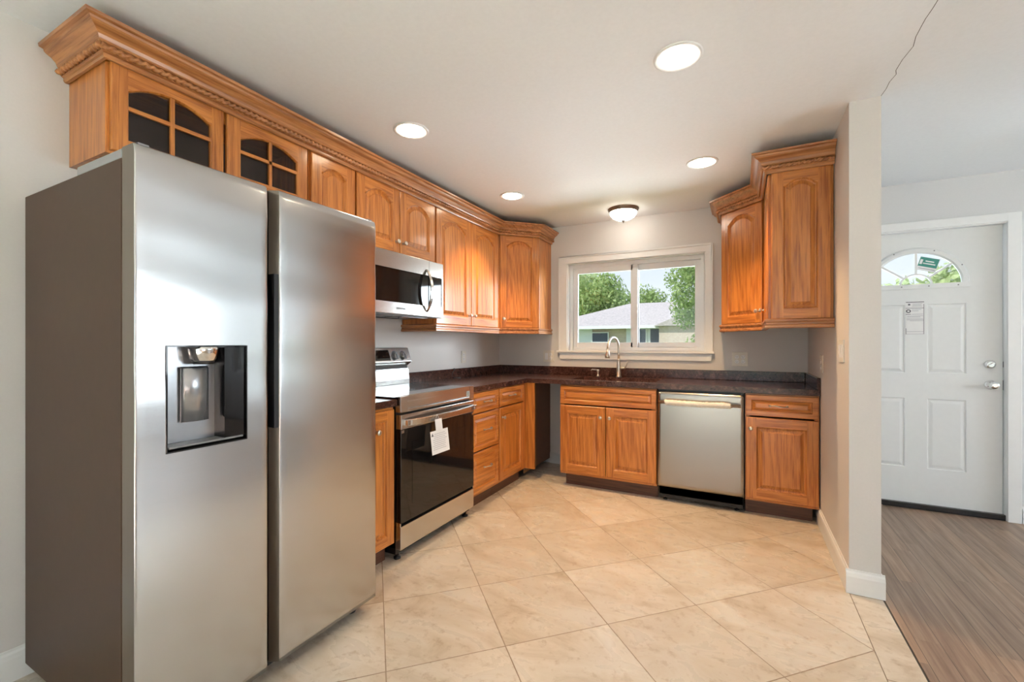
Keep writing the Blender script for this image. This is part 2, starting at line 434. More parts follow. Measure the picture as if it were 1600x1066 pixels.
# plaster crack in the ceiling
mb = MB(); y = YE; x = XL; pts = []
while y > -4.0:
    pts.append((x+random.uniform(-.006, .006), y)); y -= random.uniform(.03, .09); x += random.uniform(-.004, .005)
for (xa, ya), (xb, yb) in zip(pts, pts[1:]):
    mb.add([(xa-.0012, ya, H-.0006), (xa+.0012, ya, H-.0006), (xb+.0012, yb, H-.0006), (xb-.0012, yb, H-.0006)], [(0, 1, 2, 3)])
tag(mb.build('ceiling_crack', 'slot'), 'thin jagged crack across the ceiling plaster', kind='structure')

def baseboard(name, p0, p1, nrm, label, h=.115, t=.014, mat='white'):
    p0 = Vector((*p0, 0)); p1 = Vector((*p1, 0)); n = Vector((*nrm, 0))
    prof = [(0, 0), (t, 0), (t, h*.72), (t*.75, h*.86), (t*.35, h*.93), (t*.3, h), (0, h)]
    pts = [p0+n*a+Vector((0, 0, b)) for a, b in prof]
    return tag(MB().prism(pts, p1-p0).build(name, mat), label, kind='structure')
baseboard('baseboard_left', (0, -2.69), (0, YS), (1, 0), 'white baseboard on the left wall')
baseboard('baseboard_right', (XR, -.56), (XR, YE), (-1, 0), 'white baseboard on the kitchen side of the stub wall')
baseboard('baseboard_front', (XR-.014, YE), (XL+.014, YE), (0, -1), 'white baseboard across the end of the stub wall')
baseboard('baseboard_hall', (XL, YE), (XL, YN), (1, 0), 'white baseboard on the hall side of the stub wall')
baseboard('baseboard_entry', (4.045, YN), (5.5, YN), (0, -1), 'white baseboard beside the entry door')
baseboard('baseboard_back', (.60, 0), (.955, 0), (0, -1), 'baseboard in the empty bay beside the sink cabinet', mat='wall')

# ---- kitchen window
wd = empty('window_1', (0, 0, 0)); tag(wd, 'white sliding kitchen window above the sink', kind='structure')
mb = MB()
mb.box(.710, .79, -.02, 0, 1.155, 2.03).box(2.07, 2.125, -.02, 0, 1.155, 2.03).box(.710, 2.125, -.02, 0, 2.03, 2.092)
mb.box(.700, .716, -.027, 0, 1.155, 2.10).box(2.119, 2.133, -.027, 0, 1.155, 2.10).box(.716, 2.119, -.027, 0, 2.085, 2.10)
mb.box(.79, .80, -.01, .06, 1.155, 2.03).box(2.06, 2.07, -.01, .06, 1.155, 2.03).box(.80, 2.06, -.01, .06, 2.02, 2.03)
mb.build('casing', 'white', wd, bevel=.003)
mb = MB(); mb.box(.686, 2.146, -.045, .06, 1.137, 1.157)
mb.prism([(.705, -.001, 1.137), (2.128, -.001, 1.137), (2.118, -.001, 1.072), (.715, -.001, 1.072)], (0, -.02, 0))
mb.build('window_sill', 'white', wd, bevel=.003)
mb = MB(); y0, y1 = .045, .13
mb.box(.80, .835, y0, y1, 1.157, 2.02).box(2.03, 2.06, y0, y1, 1.157, 2.02).box(.835, 2.03, y0, y1, 1.985, 2.02).box(.835, 2.03, y0, y1, 1.157, 1.19)
mb.build('window_frame', 'vinyl', wd, bevel=.003)
for nm, xa, xb, ya, yb in (('sash', .835, 1.475, .055, .085), ('sash', 1.43, 2.03, .088, .118)):
    mb = MB(); f = .045 if xa < 1 else .05
    za, zb = 1.19, 1.985
    mb.box(xa, xa+f, ya, yb, za, zb).box(xb-f-.02*(xa < 1), xb, ya, yb, za, zb).box(xa+f, xb-f, ya, yb, zb-.055, zb).box(xa+f, xb-f, ya, yb, za, za+.047)
    so = mb.build(nm, 'vinyl', wd, bevel=.003)
    MB().box(xa+f-.005, xb-f-.0, (ya+yb)/2-.002, (ya+yb)/2+.002, za+.04, zb-.05).build('pane', 'glass', so)
MB().box(1.466, 1.474, .046, .056, 1.52, 1.60).box(1.462, 1.478, .044, .05, 1.545, 1.575).build('latch', 'white', wd)

# ---- entry door
dr = empty('door_1', (0, 0, 0)); tag(dr, 'white panelled entry door with fanlight', kind='structure')
DX0, DX1, DZ0, DZ1, DY = 3.043, 3.967, .036, 2.058, .10
def ell(cx, cz, a, b, a0, a1, n): return [(cx+a*math.cos(a0+(a1-a0)*i/n), cz+b*math.sin(a0+(a1-a0)*i/n)) for i in range(n+1)]
def door_slab():
    mb = MB(); y = DY
    def q(x0, x1, z0, z1): mb.add([(x0, y, z0), (x1, y, z0), (x1, y, z1), (x0, y, z1)], [(0, 1, 2, 3)])
    px = [(3.229, 3.441), (3.569, 3.781)]; pz = [(.30, .817), (1.007, 1.517)]
    xs = [DX0, 3.229, 3.441, 3.569, 3.781, DX1]; zs = [DZ0, .30, .817, 1.007, 1.517, 1.62]
    for i in range(5):
        for j in range(5):
            if i in (1, 3) and j in (1, 3):
                a, b, c, d = xs[i], xs[i+1], zs[j], zs[j+1]
                steps = [(0, 0), (.004, .006), (.012, .006), (.03, .001)]
                for (o0, d0), (o1, d1) in zip(steps, steps[1:]):
                    A = [(a+o0, y+d0, c+o0), (b-o0, y+d0, c+o0), (b-o0, y+d0, d-o0), (a+o0, y+d0, d-o0)]
                    B = [(a+o1, y+d1, c+o1), (b-o1, y+d1, c+o1), (b-o1, y+d1, d-o1), (a+o1, y+d1, d-o1)]
                    mb.add(A+B, [(k, (k+1) % 4, 4+(k+1) % 4, 4+k) for k in range(4)])
                o, dd = steps[-1]
                mb.add([(a+o, y+dd, c+o), (b-o, y+dd, c+o), (b-o, y+dd, d-o), (a+o, y+dd, d-o)], [(0, 1, 2, 3)])
            else: q(xs[i], xs[i+1], zs[j], zs[j+1])
    # fan zone
    cx, cz, a, b = 3.505, 1.668, .262, .24
    pts = ell(cx, cz, a, b, 0, PI, 28)
    q(DX0, cx-a, 1.62, DZ1); q(cx+a, DX1, 1.62, DZ1); q(cx-a, cx+a, 1.62, cz)
    for (x0, z0), (x1, z1) in zip(pts, pts[1:]):
        mb.add([(x0, y, z0), (x1, y, z1), (x1, y, DZ1), (x0, y, DZ1)], [(0, 1, 2, 3)])
        mb.add([(x0, y, z0), (x1, y, z1), (x1, y+.044, z1), (x0, y+.044, z0)], [(0, 1, 2, 3)])
        mb.add([(x0, y+.044, z0), (x1, y+.044, z1), (x1, y+.044, DZ1), (x0, y+.044, DZ1)], [(0, 1, 2, 3)])
    yb = y+.044
    for X0, X1, Z0, Z1 in ((DX0, cx-a, DZ0, DZ1), (cx+a, DX1, DZ0, DZ1), (cx-a, cx+a, DZ0, cz)):
        mb.add([(X0, yb, Z0), (X1, yb, Z0), (X1, yb, Z1), (X0, yb, Z1)], [(0, 1, 2, 3)])
    mb.add([(cx-a, y, cz), (cx+a, y, cz), (cx+a, yb, cz), (cx-a, yb, cz)], [(0, 1, 2, 3)])
    for X in (DX0, DX1): mb.add([(X, y, DZ0), (X, yb, DZ0), (X, yb, DZ1), (X, y, DZ1)], [(0, 1, 2, 3)])
    for Z in (DZ0, DZ1): mb.add([(DX0, y, Z), (DX1, y, Z), (DX1, yb, Z), (DX0, yb, Z)], [(0, 1, 2, 3)])
    return mb.build('door_leaf', 'door_white', dr)
door_slab()
mb = MB(); cx, cz = 3.505, 1.668
prof = [(.25, .228, DY-.002), (.262, .24, DY-.012), (.285, .263, DY-.012), (.296, .274, DY)]
rings = []
for i in range(33):
    a = PI*i/32; rings.append([(cx+ra*math.cos(a), yy, cz+rb*math.sin(a)) for ra, rb, yy in prof])
mb.loft(rings, closed=False, caps=False, sm=False)
mb.box(cx-.296, cx+.296, DY-.012, DY, cz-.035, cz)
for ang in (PI/2, math.radians(38), math.radians(142)):
    x0, z0 = cx+.095*math.cos(ang), cz+.078*math.sin(ang); x1, z1 = cx+.256*math.cos(ang), cz+.234*math.sin(ang)
    d = Vector((x1-x0, 0, z1-z0)).normalized(); n = Vector((-d.z, 0, d.x))*.007
    A = Vector((x0, DY-.004, z0)); B = Vector((x1, DY-.004, z1))
    mb.prism([A-n, B-n, B+n, A+n], (0, .012, 0))
arc = ell(cx, cz, .095, .078, 0, PI, 16); arc2 = ell(cx, cz, .083, .066, 0, PI, 16)
for i in range(16):
    mb.prism([(arc[i][0], DY-.004, arc[i][1]), (arc[i+1][0], DY-.004, arc[i+1][1]), (arc2[i+1][0], DY-.004, arc2[i+1][1]), (arc2[i][0], DY-.004, arc2[i][1])], (0, .012, 0))
fan = mb.build('fanlight_frame', 'door_white', dr)
g = ell(cx, cz, .262, .24, 0, PI, 28)
MB().prism([(x, DY+.012, z) for x, z in g], (0, .004, 0)).build('pane', 'glass', fan)
mb = MB()
for x, z in ((3.42, cz-.018), (3.575, cz-.018), (3.735, cz-.018), (3.27, cz-.018), (cx-.13, cz+.232), (cx+.10, cz+.24), (cx+.25, cz+.125), (cx-.25, cz+.125)):
    mb.lathe([(.0045, DY-.013), (.0045, DY-.0115)], (x, 0, z), 'y', 8)
mb.build('screw', 'grey_plastic', fan)
MB().lathe([(.031, DY), (.031, DY-.006), (.024, DY-.014), (.018, DY-.018)], (3.902, 0, 1.079), 'y').prism([(3.884, DY-.018, 1.071), (3.914, DY-.018, 1.094), (3.920, DY-.018, 1.087), (3.890, DY-.018, 1.064)], (0, -.012, 0)).build('deadbolt', 'chrome', dr)
MB().lathe([(.033, DY), (.033, DY-.006), (.015, DY-.012), (.013, DY-.035), (.024, DY-.042), (.029, DY-.055), (.026, DY-.068), (.012, DY-.074)], (3.905, 0, .935), 'y').build('door_knob', 'chrome', dr)
MB().box(3.9665, 3.972, DY-.001, DY+.02, .90, .97).box(3.9665, 3.972, DY-.001, DY+.02, 1.06, 1.10).build('strike_plate', 'grey_plastic', dr)
mb = MB()
mb.box(3.972, 4.040, YN-.018, YN, 0, 2.125).box(2.965, 3.035, YN-.018, YN, 0, 2.125).box(3.035, 3.972, YN-.018, YN, 2.066, 2.125)
mb.box(3.971, 3.981, YN-.006, YN+.15, 0, 2.066).box(3.03, 3.04, YN-.006, YN+.15, 0, 2.066).box(3.03, 3.98, YN-.006, YN+.15, 2.060, 2.0699)
mb.build('casing', 'white', dr, bevel=.003)
MB().box(3.04, 3.971, .07, .2, 0, .036).build('threshold', 'black', dr)

# living-room window frames, patio door frame (seen in reflections)
def simple_window(name, axis, a0, a1, t, z0, z1, n, label):
    r = empty(name); tag(r, label, kind='structure'); mb = MB(); f = .05
    def b(p, q, s0, s1):
        if axis == 'x': mb.box(p, q, t-.02, t+.04, s0, s1)
        else: mb.box(t-.02, t+.04, p, q, s0, s1)
    b(a0, a0+f, z0, z1); b(a1-f, a1, z0, z1); b(a0+f, a1-f, z0, z0+f); b(a0+f, a1-f, z1-f, z1)
    for i in range(1, n): c = a0+(a1-a0)*i/n; b(c-.025, c+.025, z0+f, z1-f)
    mb.build('window_frame', 'vinyl', r)
    g = MB()
    if axis == 'x': g.box(a0+.04, a1-.04, t+.008, t+.012, z0+.04, z1-.04)
    else: g.box(t+.008, t+.012, a0+.04, a1-.04, z0+.04, z1-.04)
    g.build('pane', 'glass', r)
simple_window('window_2', 'x', 5.0, 6.7, YN+.06, .75, 2.1, 3, 'living room window beside the entry door')
simple_window('window_3', 'y', -2.8, -.2, XE+.06, .7, 2.1, 3, 'wide living room side window')
simple_window('window_4', 'x', 4.2, 6.6, YS-.08, .7, 2.1, 2, 'living room window behind the viewer')
simple_window('window_5', 'x', .7, 3.1, YS-.08, 0, 2.1, 2, 'glazed patio door behind the viewer')

# ------------------------------------------------------------------ cabinets
def offset_poly(pts, d):
    n = len(pts); out = []
    for i in range(n):
        p0, p1, p2 = Vector(pts[i-1]), Vector(pts[i]), Vector(pts[(i+1) % n])
        a = (p1-p0).normalized(); b = (p2-p1).normalized()
        na = Vector((-a.y, a.x)); nb = Vector((-b.y, b.x)); m = (na+nb)
        m = m/max(m.length_squared/2, .3) if m.length > 1e-6 else na
        out.append(p1+m*d)
    return out
def knob_mesh(x, y, z, parent):
    return MB().lathe([(.009, y), (.009, y-.002), (.0055, y-.005), (.0055, y-.014), (.012, y-.019), (.0155, y-.024), (.0135, y-.029), (.006, y-.032)], (x, 0, z), 'y', 16).build('knob', 'nickel', parent)
def pull_mesh(x, y, z, parent):
    pts = []; r = []
    for i in range(17):
        t = i/16; u = (t-.5)*.112
        d = .006+.022*math.sin(PI*t)**.55
        pts.append((x+u, y-d, z+.003*math.sin(PI*t*2))); r.append(.0032+.0035*math.exp(-((t-.5)/.2)**2)+.003*(math.exp(-(t/.07)**2)+math.exp(-((1-t)/.07)**2)))
    mb = MB().tube(pts, r, 8, flat=.8)
    for sx in (-1, 1): mb.lathe([(.007, y), (.006, y-.008)], (x+sx*.051, 0, z), 'y', 10)
    return mb.build('handle', 'nickel', parent)
def panel_door(parent, x0, x1, z0, z1, yb, style='square', name='door', knob=None, pull=None, stile=.062, label=None):
    """style: square / arch / glass / drawer. Front faces -y, thickness 19 mm"""
    t = .019; yF = yb-t; e = .004; V, Hh = 0, 1
    mb = MB()
    if style == 'drawer': V = 1
    fr = stile if style != 'drawer' else .034
    ox0, ox1, oz0, oz1 = x0+e, x1-e, z0+e, z1-e
    ix0, ix1, iz0 = x0+fr, x1-fr, z0+fr
    top = z1-fr
    inner = [(ix0, iz0), (ix1, iz0)]
    arch = []
    if style in ('arch', 'glass'):
        w = ix1-ix0; rise = min(.062, w*.20) if style == 'arch' else .042
        zs = top-rise+.012; sh = .013 if style == 'arch' else .010
        cx = (ix0+ix1)/2; hw = w/2-sh; rr = (hw*hw+rise*rise)/(2*rise); cz = zs+rise-rr
        a0 = math.asin(hw/rr)
        arch = [(ix1, zs-.004)] + [(cx+rr*math.sin(a0-2*a0*i/14), cz+rr*math.cos(a0-2*a0*i/14)) for i in range(15)] + [(ix0, zs-.004)]
    else: arch = [(ix1, top), (ix0, top)]
    inner += arch
    def q(a, b, c, d, y, mi): mb.add([(a, y, c), (b, y, c), (b, y, d), (a, y, d)], [(0, 1, 2, 3)], mi)
    def frame(y, a0_, a1_, c0, c1):
        q(a0_, ix0, c0, c1, y, V); q(ix1, a1_, c0, c1, y, V); q(ix0, ix1, c0, iz0, y, Hh)
        for (xa, za), (xb, zb) in zip(arch, arch[1:]):
            if abs(xa-xb) > 1e-6: mb.add([(xa, y, za), (xb, y, zb), (xb, y, c1), (xa, y, c1)], [(0, 1, 2, 3)], Hh)
    frame(yF, ox0, ox1, oz0, oz1)
    A = [(ox0, yF, oz0), (ox1, yF, oz0), (ox1, yF, oz1), (ox0, yF, oz1)]
    B = [(x0, yF+e, z0), (x1, yF+e, z0), (x1, yF+e, z1), (x0, yF+e, z1)]
    Cc = [(x0, yb, z0), (x1, yb, z0), (x1, yb, z1), (x0, yb, z1)]
    mb.add(A+B+Cc, [(k, (k+1) % 4, 4+(k+1) % 4, 4+k) for k in range(4)]+[(4+k, 4+(k+1) % 4, 8+(k+1) % 4, 8+k) for k in range(4)], V)
    n = len(inner)
    def ring(d, y): return [(p[0], y, p[1]) for p in offset_poly(inner, d)]
    if style == 'glass':
        R = [ring(0, yF), ring(.004, yF+.006), ring(.004, yb)]
        for a, b in zip(R, R[1:]): mb.add(a+b, [(k, (k+1) % n, n+(k+1) % n, n+k) for k in range(n)], V)
        frame(yb, x0, x1, z0, z1)
        cx = (ix0+ix1)/2; zm = iz0+(zs+rise-iz0)*.53
        mb.box(cx-.0075, cx+.0075, yF+.003, yF+.013, iz0, zs+rise-.002, V)
        mb.box(ix0, ix1, yF+.003, yF+.013, zm-.0075, zm+.0075, Hh)
    else:
        k_ = 1 if style != 'drawer' else .7
        R = [ring(0, yF), ring(.003, yF+.003), ring(.008*k_, yF+.011), ring(.013*k_, yF+.012), ring(.036*k_, yF+.003), ring(.0375*k_, yF+.0012)]
        for i, (a, b) in enumerate(zip(R, R[1:])): mb.add(a+b, [(k, (k+1) % n, n+(k+1) % n, n+k) for k in range(n)], V if i else (Hh if style == 'drawer' else V))
        mb.add(R[-1], [list(range(n))], V)
        q(x0, x1, z0, z1, yb, V)
    o = mb.build(name, ['oak_v', 'oak_h'], parent)
    if label: o['label'] = label
    if style == 'glass':
        MB().prism([(p[0], yF+.014, p[1]) for p in offset_poly(inner, -.006)], (0, .003, 0)).build('pane', 'smoke_glass', o)
    if knob: knob_mesh(knob[0], yF, knob[1], o)
    if pull: pull_mesh(pull[0], yF, pull[1], o)
    return o
def carcass(parent, W, D, z0, z1, shelf=False, frame=.03, top=True, back=True, mats=None, name='body'):
    t = .016; mb = MB(); g = .0015
    mb.box(g, t, -D+.018, -.003, z0, z1, 0).box(W-t, W-g, -D+.018, -.003, z0, z1, 0)
    mb.box(t, W-t, -D+.018, -.003, z0, z0+t, 1)
    if top: mb.box(t, W-t, -D+.018, -.003, z1-t, z1, 1)
    mb.box(t, W-t, -.010, -.003, z0+t, z1-t, 2)
    mb.box(g, frame, -D, -D+.018, z0, z1, 0).box(W-frame, W-g, -D, -D+.018, z0, z1, 0)
    mb.box(frame, W-frame, -D, -D+.018, z0, z0+frame, 1).box(frame, W-frame, -D, -D+.018, z1-frame, z1, 1)
    if shelf: mb.box(t, W-t, -D+.05, -.010, (z0+z1)/2-.008, (z0+z1)/2+.008, 2)
    return mb.build(name, mats or ['oak_v', 'oak_h', 'dark_glass'], parent)
def cabinet(name, loc, rotz, label, cat, W, D, z0, z1, group=None, **k):
    r = empty(name, loc, rotz); tag(r, label, cat, group); carcass(r, W, D, z0, z1, **k); return r
LW = PI/2
UD, UZ0, UZ1, DZT = .311, 1.36, 2.262, 2.250
# glass-door cabinet above the fridge: y -3.478 .. -2.640
c = cabinet('wall_cabinet', (0, -3.478, 0), LW, 'oak wall cabinet with two arched glass doors above the refrigerator', 'cabinet', .838, UD, 1.92, UZ1, shelf=False, frame=.06)
panel_door(c, .012, .404, 1.930, DZT, -UD, 'glass', stile=.05)
panel_door(c, .418, .826, 1.930, DZT, -UD, 'glass', stile=.058)
# rounded bead on the exposed corner
c = cabinet('wall_cabinet', (0, -2.638, 0), LW, 'narrow oak wall cabinet between the glass doors and the microwave', 'cabinet', .312, UD, UZ0, UZ1)
panel_door(c, .010, .306, 1.375, DZT, -UD, 'arch', knob=(.275, 1.46))
c = cabinet('wall_cabinet', (0, -2.324, 0), LW, 'short oak wall cabinet with two arched doors directly above the microwave', 'cabinet', .762, UD, 1.815, UZ1)
panel_door(c, .006, .372, 1.828, DZT, -UD, 'arch', knob=(.340, 1.90))
panel_door(c, .378, .755, 1.828, DZT, -UD, 'arch', knob=(.408, 1.90))
c = cabinet('wall_cabinet', (0, -1.560, 0), LW, 'tall oak wall cabinet with two arched doors right of the microwave', 'cabinet', .958, UD, UZ0, UZ1)
panel_door(c, .008, .483, 1.375, DZT, -UD, 'arch', knob=(.452, 1.46), stile=.07)
panel_door(c, .489, .950, 1.375, DZT, -UD, 'arch', knob=(.520, 1.46), stile=.07)
# diagonal corner cabinets
def corner_cab(loc, rotz, pts, label, Wd, knob):
    """pts: world footprint, loc: start of the door face, front faces local -y"""
    r = empty('corner_wall_cabinet', loc, rotz); tag(r, label, 'cabinet')
    inv = Matrix.Rotation(-rotz, 3, 'Z')
    P = [inv @ (Vector((x, y, 0))-Vector((loc[0], loc[1], 0))) for x, y in pts]
    MB().prism([(p.x, p.y, UZ0) for p in P], (0, 0, UZ1-UZ0), 0).build('body', ['oak_v'], r, bevel=.002)
    panel_door(r, .025, Wd-.025, 1.375, DZT, 0, 'arch', knob=knob, stile=.058)
    return r
sd = .311
corner_cab((sd, -.600, 0), math.radians(45), [(.003, -.600), (sd, -.600), (.612, -.299), (.612, -.003), (.003, -.003)],
           'diagonal oak corner wall cabinet left of the kitchen window', math.hypot(.301, .301), (.055, 1.46))
corner_cab((2.209, -.299, 0), math.radians(-45), [(2.209, -.003), (2.209, -.299), (2.510, -.600), (2.819, -.600), (2.819, -.003)],
           'diagonal oak corner wall cabinet right of the kitchen window', math.hypot(.301, .301), (.372, 1.46))
# right wall cabinet, end panel to the camera. local x -> world -y
c = cabinet('wall_cabinet', (XR, -.603, 0), -LW, 'oak wall cabinet on the stub wall with an arched end panel', 'cabinet', .517, UD, UZ0, UZ1)
panel_door(c, .012, .509, 1.375, DZT, -UD, 'arch', knob=(.06, 1.46))
ep = empty('tmp', (0, 0, 0))
bpy.data.objects.remove(ep)
e_ = panel_door(None, 2.511, 2.806, 1.372, 2.250, -1.1202, 'arch', name='end_panel')
e_.parent = c; e_.matrix_parent_inverse = (Matrix.Translation((XR, -.603, 0)) @ Matrix.Rotation(-LW, 4, 'Z')).inverted()

# base cabinets
BD, BZ0, BZ1 = .621, .105, .870
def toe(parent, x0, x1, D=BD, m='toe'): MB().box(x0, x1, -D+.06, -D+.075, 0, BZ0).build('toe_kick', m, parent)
c = cabinet('base_cabinet', (0, -2.684, 0), LW, 'narrow oak base cabinet between refrigerator and range', 'cabinet', .356, BD, BZ0, BZ1)
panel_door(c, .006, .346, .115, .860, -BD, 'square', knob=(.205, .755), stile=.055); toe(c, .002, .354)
c = cabinet('drawer_cabinet', (0, -1.553, 0), LW, 'oak base cabinet with three stacked drawers right of the range', 'cabinet', .411, BD, BZ0, BZ1)
for a, b, pz in ((.715, .864, .79), (.437, .707, .58), (.128, .427, .30)):
    panel_door(c, .010, .402, a, b, -BD, 'drawer', 'drawer', pull=(.225, pz))
toe(c, .002, .409)
c = cabinet('base_cabinet', (0, -1.141, 0), LW, 'oak base cabinet with one drawer and a door in the left corner', 'cabinet', .500, BD, BZ0, BZ1)
panel_door(c, .008, .440, .718, .864, -BD, 'drawer', 'drawer', pull=(.215, .795))
panel_door(c, .008, .440, .128, .708, -BD, 'square', knob=(.05, .63), stile=.055)
toe(c, .002, .498)
mb = MB().box(.602, .715, -.640, -.620, .105, .8745, 0).box(.595, .602, -.620, -.003, .05, .8745, 1).build('corner_panel', ['oak_v', 'laminate_side'])
mb.parent = c; mb.matrix_parent_inverse = (Matrix.Translation((0, -1.141, 0)) @ Matrix.Rotation(LW, 4, 'Z')).inverted()
c = cabinet('sink_cabinet', (.956, 0, 0), 0, 'oak sink base cabinet with false drawer front under the window', 'cabinet', .808, BD, BZ0, BZ1, frame=.04, top=False)
panel_door(c, .004, .804, .709, .862, -BD, 'drawer', 'false_front')
panel_door(c, .004, .399, .125, .698, -BD, 'square', knob=(.364, .615), stile=.066)
panel_door(c, .405, .804, .125, .698, -BD, 'square', knob=(.440, .615), stile=.066)
toe(c, .03, .806)
c = cabinet('base_cabinet', (2.3745, 0, 0), 0, 'oak base cabinet with drawer and door right of the dishwasher', 'cabinet', .443, BD, BZ0, BZ1)
panel_door(c, .005, .436, .713, .862, -BD, 'drawer', 'drawer', pull=(.205, .790))
panel_door(c, .005, .436, .125, .702, -BD, 'square', knob=(.036, .625), stile=.066)
toe(c, .002, .41)

# ---- mouldings
def sweep(path, prof, name, mats, parent=None):
    mb = MB(); P = [Vector(p) for p in path]; rings = []
    for i, p in enumerate(P):
        d0 = (P[i]-P[i-1]).normalized() if i else None
        d1 = (P[i+1]-P[i]).normalized() if i < len(P)-1 else None
        n0 = Vector((d0.y, -d0.x)) if d0 else None; n1 = Vector((d1.y, -d1.x)) if d1 else None
        if n0 is None: m = n1
        elif n1 is None: m = n0
        else: m = (n0+n1); m = m/(m.length_squared/2)
        rings.append([(p.x+m.x*o, p.y+m.y*o, z) for o, z in prof])
    for i in range(len(rings)-1):
        d = P[i+1]-P[i]; mi = 1 if abs(d.x) > abs(d.y)*1.2 else 0
        n = len(prof)
        mb.add(rings[i]+rings[i+1], [(j, (j+1) % n, n+(j+1) % n, n+j) for j in range(n)], mi)
    mb.add(rings[0], [list(range(len(prof)))], 0); mb.add(rings[-1], [list(range(len(prof)))], 0)
    return mb.build(name, mats, parent), rings
def rope(path, off, z, r, parent, pitch=.0165):
    P = [Vector(p) for p in path]; M_ = []
    for i, p in enumerate(P):
        d0 = (P[i]-P[i-1]).normalized() if i else None; d1 = (P[i+1]-P[i]).normalized() if i < len(P)-1 else None
        n0 = Vector((d0.y, -d0.x)) if d0 else None; n1 = Vector((d1.y, -d1.x)) if d1 else None
        m = n1 if n0 is None else n0 if n1 is None else (n0+n1)/((n0+n1).length_squared/2)
        M_.append(p+m*off)
    mb = MB()
    for a, b in zip(M_, M_[1:]):
        L = (b-a).length; n = max(2, int(L/.0034)); d = (b-a)/L; nn = Vector((d.y, -d.x)); rings = []
        for i in range(n+1):
            s_ = L*i/n; c_ = a+d*s_; ring = []
            for j in range(8):
                th = 2*PI*j/8; rr = r*(1+.34*math.cos(2*th-2*PI*s_/pitch))
                ring.append((c_.x+nn.x*rr*math.cos(th), c_.y+nn.y*rr*math.cos(th), z+rr*math.sin(th)))
            rings.append(ring)
        mb.loft(rings, sm=True)
    return mb.build('rope_bead', 'oak_trim', parent)
crown = [(0, 2.262), (0, 2.246), (.010, 2.246), (.014, 2.252), (.014, 2.262), (.020, 2.266), (.020, 2.288), (.028, 2.292), (.032, 2.298), (.036, 2.310), (.048, 2.322), (.062, 2.330), (.068, 2.336), (.070, 2.344), (.082, 2.347), (.084, 2.358), (0, 2.358)]
pathL = [(0.004, -3.480), (.3325, -3.480), (.3325, -.6135), (.6140, -.332), (.6140, -.003)]
pathR = [(2.207, -.003), (2.207, -.334), (2.4885, -.6155), (2.4885, -1.1415), (XR-.003, -1.1415)]
rail = [(0, 1.374), (0, 1.32), (.006, 1.318), (.012, 1.322), (.012, 1.334), (.006, 1.340), (.006, 1.352), (.014, 1.358), (.014, 1.368), (.006, 1.3735)]
def closed_profile(pr, inn): return pr+[(-inn, pr[-1][1]), (-inn, pr[0][1])] if False else pr
for pth, side in ((pathL, 'over the left wall cabinets'), (pathR, 'over the right wall cabinets')):
    o, _ = sweep(pth, crown, 'crown_moulding', ['oak_trim', 'oak_trim_x'])
    tag(o, 'stepped oak crown moulding with rope bead '+side, 'crown moulding')
    rope(pth, .025, 2.277, .0105, o, .025)
rail_u = [(0, 1.3595), (0, 1.374), (.006, 1.3735), (.014, 1.368), (.014, 1.358), (.006, 1.352), (.006, 1.340), (.012, 1.334), (.012, 1.322), (.006, 1.318), (-.016, 1.318), (-.016, 1.3595)]
for pth, side in (([(0.004, -1.5615), (.3325, -1.5615), (.3325, -.6135), (.6140, -.332), (.6140, -.003)], 'left of the window'), (pathR, 'right of the window')):
    o, _ = sweep(pth, rail_u, 'light_rail', ['oak_trim', 'oak_trim_x'])
    tag(o, 'oak light rail under the wall cabinets '+side, 'moulding')

# ------------------------------------------------------------------ countertop
CT, CB, CD_ = .914, .8755, .648
SX0, SX1, SY0, SY1 = 1.020, 1.735, -.545, -.165
mb = MB()
def front(mb, p0, p1, nrm):   # rounded front edge strip
    pass
mb.box(0.001, CD_, -1.5525, -CD_, CB, CT)
mb.box(0.001, SX0, -CD_, -.001, CB, CT).box(SX1, XR-.001, -CD_, -.001, CB, CT)
mb.box(SX0, SX1, -CD_, SY0, CB, CT).box(SX0, SX1, SY1, -.001, CB, CT)
ct = mb.build('countertop', 'counter')
tag(ct, 'L-shaped dark brown speckled countertop with sink cutout', 'countertop')
mb = MB().box(.0215, XR-.0225, -.021, -.001, CT, .995).box(.001, .0215, -1.5525, -.001, CT, .995).box(XR-.022, XR-.001, -CD_, -.001, CT, .995)
mb.build('backsplash', 'counter', ct, bevel=.003)
mb = MB().box(.001, CD_, -2.683, -2.323, CB, CT)
c2 = mb.build('countertop', 'counter', bevel=.004)
tag(c2, 'short brown countertop piece between refrigerator and range', 'countertop')
MB().box(.001, .0215, -2.683, -2.323, CT, .995).build('backsplash', 'counter', c2)
